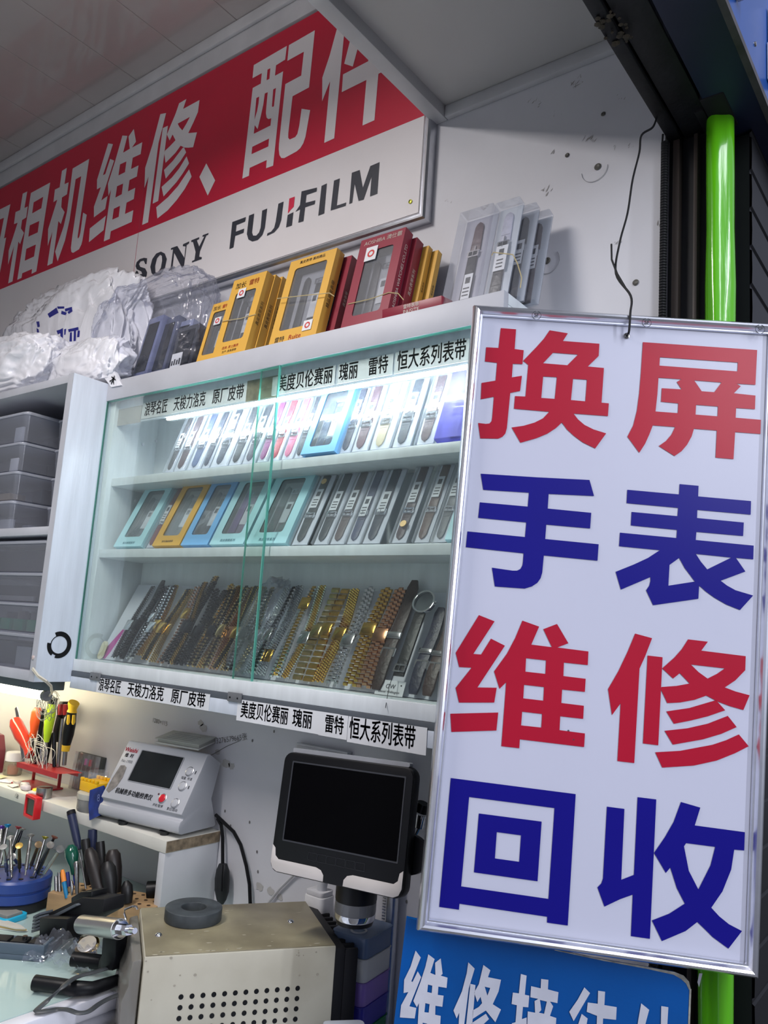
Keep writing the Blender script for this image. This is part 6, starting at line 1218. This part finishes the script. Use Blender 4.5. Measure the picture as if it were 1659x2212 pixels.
# ================================================================ beige box with a vent grid
BW, BD, BH = .268, .191, .158
t = thing('power_box', 'worn beige metal box with a grid of round vents in the foreground', 'box', (-.927, .742, .8425), (0, 0, .974))
b = MB(); b.box(0, BW, 0, BD, 0, BH); b.build('housing', M_beige, t, bevel=.0022)
b = MB(); b.box(.0015, BW - .0015, .0015, BD - .0015, BH + .0001, BH + .0009); b.build('top_cover', M_beigetop, t, bevel=.0004)
b = MB()
for r in range(7):
    for c in range(12):
        x = .0535 + c * .0147 + (.0147 if r >= 3 and c == 0 and False else 0); z = BH - .0535 - r * .0135
        b.lathe([(.0034, -.0004), (.0034, .0004)], 12, 0, Matrix.Translation((x, -.0001, z)) @ Matrix.Rotation(PI / 2, 4, 'X'))
b.build('vent_holes', M_black, t, smooth=0)
for x, y in ((.022, .072), (.222, .100)):
    b = MB(); b.lathe([(.0052, 0), (.005, .0012), (.003, .0030), (.001, .0032)], 16, 0, Matrix.Translation((x, y, BH + .001))); b.build('screw', M_chrome, t)
rs = random.Random(31); b = MB()
for k in range(46):
    x, y = rs.uniform(.01, BW - .01), rs.choice((rs.uniform(.002, .012), rs.uniform(.12, .19), rs.uniform(.01, .18))); r = rs.uniform(.0008, .0034)
    b.add([(x + r * rs.uniform(.6, 2) * math.cos(a), y + r * .5 * math.sin(a), BH + .00105) for a in [i * PI / 4 for i in range(8)]], [list(range(8))])
b.build('paint_chips', flat((182, 175, 154)), t, smooth=0)
b = MB()
for k in range(16):
    x, z = rs.choice((rs.uniform(.004, .05), rs.uniform(.2, .265), rs.uniform(0, .26))), BH - abs(rs.gauss(.004, .03)); r = rs.uniform(.0006, .002); z = max(.01, min(BH - .003, z))
    b.add([(x + r * 1.2 * math.cos(a), -.0004, z + r * math.sin(a)) for a in [i * PI / 4 for i in range(8)]], [list(range(8))])
b.build('dirt_marks', flat((166, 158, 142), .8), t, smooth=0)
M_bez = film('clear_bezel', (190, 186, 178), (150, 146, 138), .55, .6, .15)
b = MB(); b.prism([(-.002, .002), (-.022, .006), (-.024, .10), (-.017, .118), (-.015, .150), (-.002, .153)], -BD + .012, -.008, 0, XZ); b.build('clear_front_cover', M_bez, t, bevel=.003)
b = MB(); b.box(-.0100, -.0045, .02, BD - .03, .012, .045); b.build('dark_inset', M_dgrey, t)
b = MB(); b.box(BW + .0002, BW + .016, .006, BD - .004, 0, BH - .006); b.build('heat_sink_base', M_blackm, t, bevel=.001)
for k in range(9):
    b = MB(); y = .006 + k * .0200; b.box(BW + .0162, BW + .036, y, y + .006, 0, BH - .008 - .0006 * k); b.build('fin', M_blackm, t, bevel=.0008)
t = thing('ring_magnet', 'dark grey ring magnet lying on top of the beige box', 'magnet', (0, 0, 0))
pm = az(421, 1984, .8425 + BH + .001); t.location = (pm.x + .0, pm.y - .004, .8425 + BH + .0012)
b = MB(); ring_prism(b, [(.0430 * math.cos(2 * PI * i / 48), .0430 * math.sin(2 * PI * i / 48)) for i in range(48)], [(.0190 * math.cos(2 * PI * i / 48), .0190 * math.sin(2 * PI * i / 48)) for i in range(48)], 0, .018); b.build('ring', mat('ferrite', (66, 72, 76), .55, noise_amt=.2, nscale=50, col2=(48, 53, 57)), t, bevel=.001, smooth=50)

# ================================================================ microscope monitor
MC = Vector((-.757, .93, 1.182))
t = thing('microscope_monitor', 'black LCD microscope monitor with silver corner trims', 'monitor', MC, (-.125, -.022, .133))
MW, MH = .221, .169
b = MB(); b.prism(rrect(MW, MH, .014, 5), 0, .004, 0, Matrix.Translation((0, 0, 0)) @ XZ); b.prism(rrect(MW + .001, MH + .001, .015, 5), -.018, -.0002, 0, XZ); b.build('housing', M_black, t, bevel=.0015)
b = MB(); ring_prism(b, rrect(.194, .113, .0012, 2, .003, .016), rrect(.190, .109, .001, 2, .003, .016), .0041, .0047, 0, XZ); b.build('screen_frame', flat((58, 60, 66), .3), t)
b = MB(); b.prism(rrect(.189, .108, .001, 2, .003, .016), .0041, .0044, 0, XZ); b.build('screen', M_screen, t, smooth=0)
for k in range(6):
    b = MB(); ring_prism(b, rrect(.0150, .0105, .0005, 1, -.038 + .0160 * k, -.054), rrect(.0140, .0095, .0005, 1, -.038 + .0160 * k, -.054), .0041, .0046, 0, XZ); b.build('button', flat((40, 42, 47), .4), t)
M_tr = mat('silver_trim', (206, 200, 196), .35, noise_amt=.04)
pl = [(-MW / 2 + .0008, -.048), (-MW / 2 + .0062, -.052), (-MW / 2 + .008, -.062), (-MW / 2 + .014, -.0665), (-.030, -.0665), (-.021, -.069), (-.016, -.075), (-.0155, -.0832), (-MW / 2 + .013, -.0832), (-MW / 2 + .005, -.0795), (-MW / 2 + .001, -.071)]
for s in (1, -1):
    q = [(x * s, y) for x, y in pl]
    if s < 0: q = [(x + (.002 if x < .05 else 0), y) for x, y in q]
    b = MB(); b.prism(q[::-1] if s < 0 else q, .0041, .0050, 0, XZ); b.build('corner_trim', M_tr, t, bevel=.0003)
b = MB(); b.prism(rrect(MW - .02, .006, .002, 3, 0, MH / 2 + .0035), -.012, -.002, 0, XZ); b.build('top_strip', flat((150, 152, 158)), t)
b = MB(); b.lathe([(.026, 0), (.026, .010)], 28, 0, Matrix.Translation((MW / 2 - .006, .030, -.030)) @ Matrix.Rotation(PI / 2, 4, 'X')); b.build('side_knob', M_black, t)
# lens barrel under it
c = ay(766, 1960, .955)
Mr = Matrix.Translation(c - MC)
t2 = thing('microscope_lens', 'black lens barrel with a silver ring below the monitor', 'lens', (c.x, .957, ay(766, 1985, .957).z))
b = MB(); b.lathe([(.029, .026), (.030, .028), (.030, .058), (.024, .060)], 32); b.build('barrel', M_black, t2)
b = MB(); b.lathe([(.029, .0100), (.0295, .012), (.0295, .0258)], 32); b.build('clear_ring', film('lens_ring', (200, 200, 204), (120, 122, 126), .5, .8, .1), t2)
b = MB(); b.lathe([(.0275, .001), (.029, .003), (.029, .0098)], 32); b.build('silver_ring', M_chrome, t2)
b = MB(); b.lathe([(.026, -.005), (.0272, .0008)], 32); b.build('lens_rim', M_black, t2)
# stand column
p = ay(846, 1975, 1.114)
t = thing('microscope_column', 'silver ribbed column of the microscope stand', 'stand', (p.x, 1.114, .843))
b = MB(); b.lathe([(.0105, 0), (.0105, .40)], 24); b.build('column', M_alu2, t)
b = MB()
for k in range(50): b.box(-.0165, -.0107, -.004, .004, .10 + .0045 * k, .1022 + .0045 * k)
b.build('gear_rack', M_alu2, t)
# clamp tool and cable behind the monitor's right side
t = thing('steel_lever', 'steel lever tool sticking out behind the right side of the monitor', 'tool', ay(912, 1768, 1.0))
o = t.location.copy(); b = MB(); b.tube([ay(915, 1735, 1.0) - o, ay(909, 1752, 1.0) - o], [.009, .011], 14); b.build('knob', M_dsteel, t)
b = MB(); b.tube([ay(911, 1760, 1.0) - o, ay(906, 1788, 1.0) - o], [.0075, .0065], 14); b.build('sleeve', M_chrome, t); b = MB(); b.tube([ay(906, 1788, 1.0) - o, ay(897, 1806, 1.0) - o], .002, 6); b.build('rod', M_chrome, t)
# stacked colour boxes
lays = [((112, 132, 164), .030, 'top'), ((214, 216, 214), .033, 'white'), ((150, 120, 204), .033, 'purple'), ((70, 64, 180), .032, 'blue'), ((24, 140, 78), .0285, 'green')]
sx0, sy0 = -.798, 1.054; z = 1.000
lbs = ['grey-blue clear lidded box on top of the colour stack', 'white tray second from the top of the colour stack', 'purple tray in the middle of the colour stack', 'blue tray above the green one in the colour stack', 'green tray at the bottom of the colour stack']
for k, ((c, h, _), lb) in enumerate(zip(lays, lbs)):
    t = thing('stacking_tray', lb, 'tray', (sx0, sy0, z - h), (0, 0, .12), 'coloured trays stacked under the microscope')
    mm = film('tray_tint', c, c, .72, .5, .15) if k == 0 else mat('tray_%d' % k, c, .25, noise_amt=.06, trans=.15)
    b = MB(); b.prism(rrect(.063, .082, .010, 4), 0, h - .0018); b.build('tray', mm, t, bevel=.0014)
    b = MB(); b.prism(rrect(.066, .085, .011, 4), h - .0017, h - .0002); b.build('rim', mm, t, bevel=.0004)
    if k == 0:
        b = MB(); ring_prism(b, [(.013 * math.cos(a) + .004, .013 * math.sin(a) - .02) for a in [2 * PI * i / 24 for i in range(24)]], [(.010 * math.cos(a) + .004, .010 * math.sin(a) - .02) for a in [2 * PI * i / 24 for i in range(24)]], h + .0000, h + .0018); b.build('ring_mark', flat((150, 156, 166)), t)
    z -= h
t = thing('clear_box', 'small cloudy clear box in front of the coloured trays', 'box', (ay(752, 2160, .93).x, .93, .8426), (0, 0, .85))
b = MB(); b.prism(rrect(.055, .055, .007, 3), 0, .050); b.build('tub', M_casegrey, t, bevel=.001); b = MB(); b.prism(rrect(.058, .058, .008, 3), .0502, .074); b.build('lid', film('lid2', (236, 240, 246), (220, 226, 236), .5, .6, .12), t, bevel=.0015)
# power adapter on the wall, socket, cable
t = thing('power_adapter', 'white power adapter with a plug under the monitor', 'adapter', (ay(689, 1950, 1.09).x, 1.09, .97))
b = MB(); b.prism(rrect(.042, .036, .008, 4), -.03, .036); b.build('body', flat((228, 228, 230), .35), t, bevel=.002); b = MB(); b.prism(rrect(.038, .032, .007, 4), .0362, .044); b.build('neck', flat((214, 214, 218), .35), t, bevel=.001); b = MB(); b.tube([(.004, 0, .0442), (.008, 0, .075)], .0085, 14); b.build('cable_plug', flat((200, 202, 208), .35), t)
t.location.z = .975
b = MB(); b.tube([ay(580, 1950, 1.125), ay(604, 1920, 1.125), ay(637, 1888, 1.125), ay(665, 1868, 1.12)], .0024, 6); tag(b.build('white_cable', flat((196, 196, 198))), 'thin white cable running up the wall behind the monitor', 'cable')
t = thing('wall_box', 'flat white wall box behind the top of the monitor', 'box', (ay(695, 1625, 1.115).x, 1.1155, ay(695, 1632, 1.115).z))
b = MB(); b.box(-.065, .058, 0, .014, -.02, .0135); b.build('body', flat((206, 206, 210), .4), t, bevel=.001); b = MB(); b.box(-.060, .053, -.0012, -.0001, -.018, .010); b.build('cover', flat((190, 190, 194), .4), t, bevel=.0005)
# ================================================================ plastic bags on top of the cabinets
def sheet_bag(px0, px1, pyt, pyb, y, depth, seed, m, name, label, amp=.38, freq=2.3, power=.72, sub=6, st=(1, 1, 1)):
    a = ay(px0, (pyt + pyb) / 2, y); c = ay(px1, (pyt + pyb) / 2, y); tp = ay((px0 + px1) / 2, pyt, y); bt = ay((px0 + px1) / 2, pyb, y)
    sx = (c.x - a.x) / 2; sz = (tp.z - bt.z) / 2; b = MB()
    crumple(b, 0, 0, sz, sx, depth / 2, sz, sub, seed, amp, freq, -sz * .86, None, power, st)
    return tag(b.build(name, m, loc=((a.x + c.x) / 2, y, bt.z - 0), smooth=180), label, 'bag')
big = sheet_bag(36, 300, 556, 800, 1.064, .078, 1.3, M_bag, 'plastic_bag', 'large white plastic bag heaped on the cabinet top with faded blue print', .30, 1.5, .74, 6, (2.2, 2.2, .8))
big.location.z = TOPZ + .003
low = sheet_bag(-60, 122, 722, 850, .985, .13, 2.9, M_bag, 'plastic_bag', 'white plastic bag lying on the shelf unit at the left edge', .30, 1.4, .74, 6, (.9, 2, 2.2))
low.location.z = 1.968
mid = sheet_bag(112, 268, 742, 838, 1.004, .072, 5.1, M_bag, 'plastic_bag', 'white plastic bag drooping over the corner between the two cabinets', .30, 1.5, .74, 6, (2.4, 1, 1))
mid.location.z = 1.972
b = MB(); crumple(b, 0, 0, .05, .07, .04, .05, 4, 9.1, .3, 2., -.045)
tag(b.build('plastic_bag', film('pink_film', (236, 214, 214), (214, 186, 186), .5, .6, .15, .5, 30), loc=(ay(5, 690, 1.06).x, 1.06, 1.970), smooth=180), 'pinkish clear bag at the far left behind the white bags', 'bag')
# drooping tail of the bag with a brush character
tl = [ay(170, 770, .985), ay(215, 775, .985), ay(246, 800, .984), ay(262, 832, .983), ay(240, 836, .983), ay(222, 812, .9835), ay(180, 795, .984)]
b = MB(); b.add([p - tl[0] for p in tl] + [p - tl[0] + Vector((0, .008, 0)) for p in tl], [list(range(7)), list(range(7, 14))[::-1]] + [(i, (i + 1) % 7, 7 + (i + 1) % 7, 7 + i) for i in range(7)])
tlo = b.build('bag_tail', M_bag, mid); tlo.location = tl[0] - Vector(mid.location)
p = ay(243, 822, .9815); text('木', .022, FRONT(p.x - mid.location.x, p.y - mid.location.y, p.z - mid.location.z, -.5), M_ink, mid, 'bag_print', bold=.0006)
# blue print on the big bag: shrink-wrapped strokes on its front
from mathutils.bvhtree import BVHTree
def stick(polys, target, m, off=.0012, name='bag_print'):
    me = target.data; tree = BVHTree.FromPolygons([v.co + Vector(target.location) for v in me.vertices], [list(p.vertices) for p in me.polygons]); b = MB()
    for pl in polys:
        # fine grid inside each quad, dropped on to the bag along the view from the front
        q = [ay(px, py, .98) for px, py in pl]; N = 6; vs = []; ok = True
        for i in range(N + 1):
            for j in range(N + 1):
                u, v = i / N, j / N; P = q[0].lerp(q[1], u).lerp(q[3].lerp(q[2], u), v); d = (P - EYE).normalized(); h = tree.ray_cast(EYE, d)
                if h[0] is None: ok = False; break
                vs.append(h[0] - d * off - Vector(target.location))
            if not ok: break
        if ok: b.add(vs, [(i * (N + 1) + j, i * (N + 1) + j + 1, (i + 1) * (N + 1) + j + 1, (i + 1) * (N + 1) + j) for i in range(N) for j in range(N)])
        if ok: b.build(name, m, target, smooth=0)
        b = MB()
def s6(L): return [[(a / 3.606, 520 + c / 3.606) for a, c in q] for q in L]
stick(s6([[(370, 570), (440, 520), (455, 560), (385, 600)], [(445, 512), (500, 512), (500, 528), (450, 530)], [(505, 530), (560, 515), (562, 535), (508, 552)], [(480, 545), (520, 560), (510, 580), (475, 570)], [(525, 555), (560, 530), (565, 550), (535, 570)],
          [(282, 630), (305, 628), (310, 670), (292, 675)], [(285, 680), (300, 690), (310, 745), (290, 750)], [(440, 700), (475, 690), (470, 720), (450, 730)], [(470, 690), (490, 680), (490, 800), (470, 790)], [(500, 690), (515, 685), (510, 730), (500, 735)], [(530, 690), (610, 672), (612, 695), (535, 712)], [(545, 715), (560, 712), (560, 785), (540, 785)], [(575, 700), (592, 697), (590, 780), (572, 782)], [(605, 700), (622, 700), (618, 750), (600, 752)], [(485, 795), (530, 785), (530, 800), (490, 805)]]), big, M_blueprint)
# clear bag full of strap boxes
CB = 'dark strap boxes inside the clear bag'
for k, (px, py, w_, h_, d_, c, lb, yw) in enumerate(((300, 800, .066, .165, .022, (128, 136, 176), 'blue-grey strap box at the left inside the clear bag', -.12), (330, 795, .074, .155, .020, (98, 104, 130), 'dark box in the middle of the clear bag', -.10), (362, 790, .066, .140, .022, (150, 158, 190), 'pale blue-grey box leaning in the clear bag', .02), (393, 785, .070, .112, .026, (74, 76, 86), 'dark box with a white label at the right of the clear bag', .04))):
    p = ay(px, py, 1.03); t = thing('boxed_strap', lb, 'strap box', (p.x, 1.028 + .006 * k - (.022 if k == 3 else 0), TOPZ + .006), (-.16, .05 - .03 * k, yw), CB)
    b = MB(); b.box(-w_ / 2, w_ / 2, 0, d_, 0, h_); b.build('box', mat('bagged_%d' % k, c, .15, noise_amt=.2, nscale=20), t, bevel=.001)
    b = MB(); b.box(-w_ * .35, w_ * .35, -.0012, -.0002, h_ * .15, h_ * .9); b.build('window', flat((34, 36, 44), .1), t)
    if k == 3:
        b = MB(); b.box(-w_ * .45, w_ * .02, -.0022, -.0013, h_ * .10, h_ * .42); b.build('label', M_paper, t, smooth=0)
        b = MB()
        for i in range(4): b.box(-w_ * .40 + i * w_ * .11, -w_ * .35 + i * w_ * .11, -.0030, -.0024, h_ * .16, h_ * (.26 + .03 * (i % 2)))
        b.build('label_print', M_ink, t)
clr = sheet_bag(228, 440, 608, 822, 1.040, .095, 6.6, M_baggie, 'plastic_bag', 'clear plastic bag of strap boxes on the cabinet top beside the yellow boxes', .22, 1.7, .6, 6, (2, 2, 1))
clr.location.z = TOPZ + .002
b = MB(); q = [ay(198, 760, .979), ay(226, 764, .979)]; b.tube(q, .0010, 5); tag(b.build('red_seal', flat((206, 40, 70))), 'short red seal line on the clear bag', 'seal')
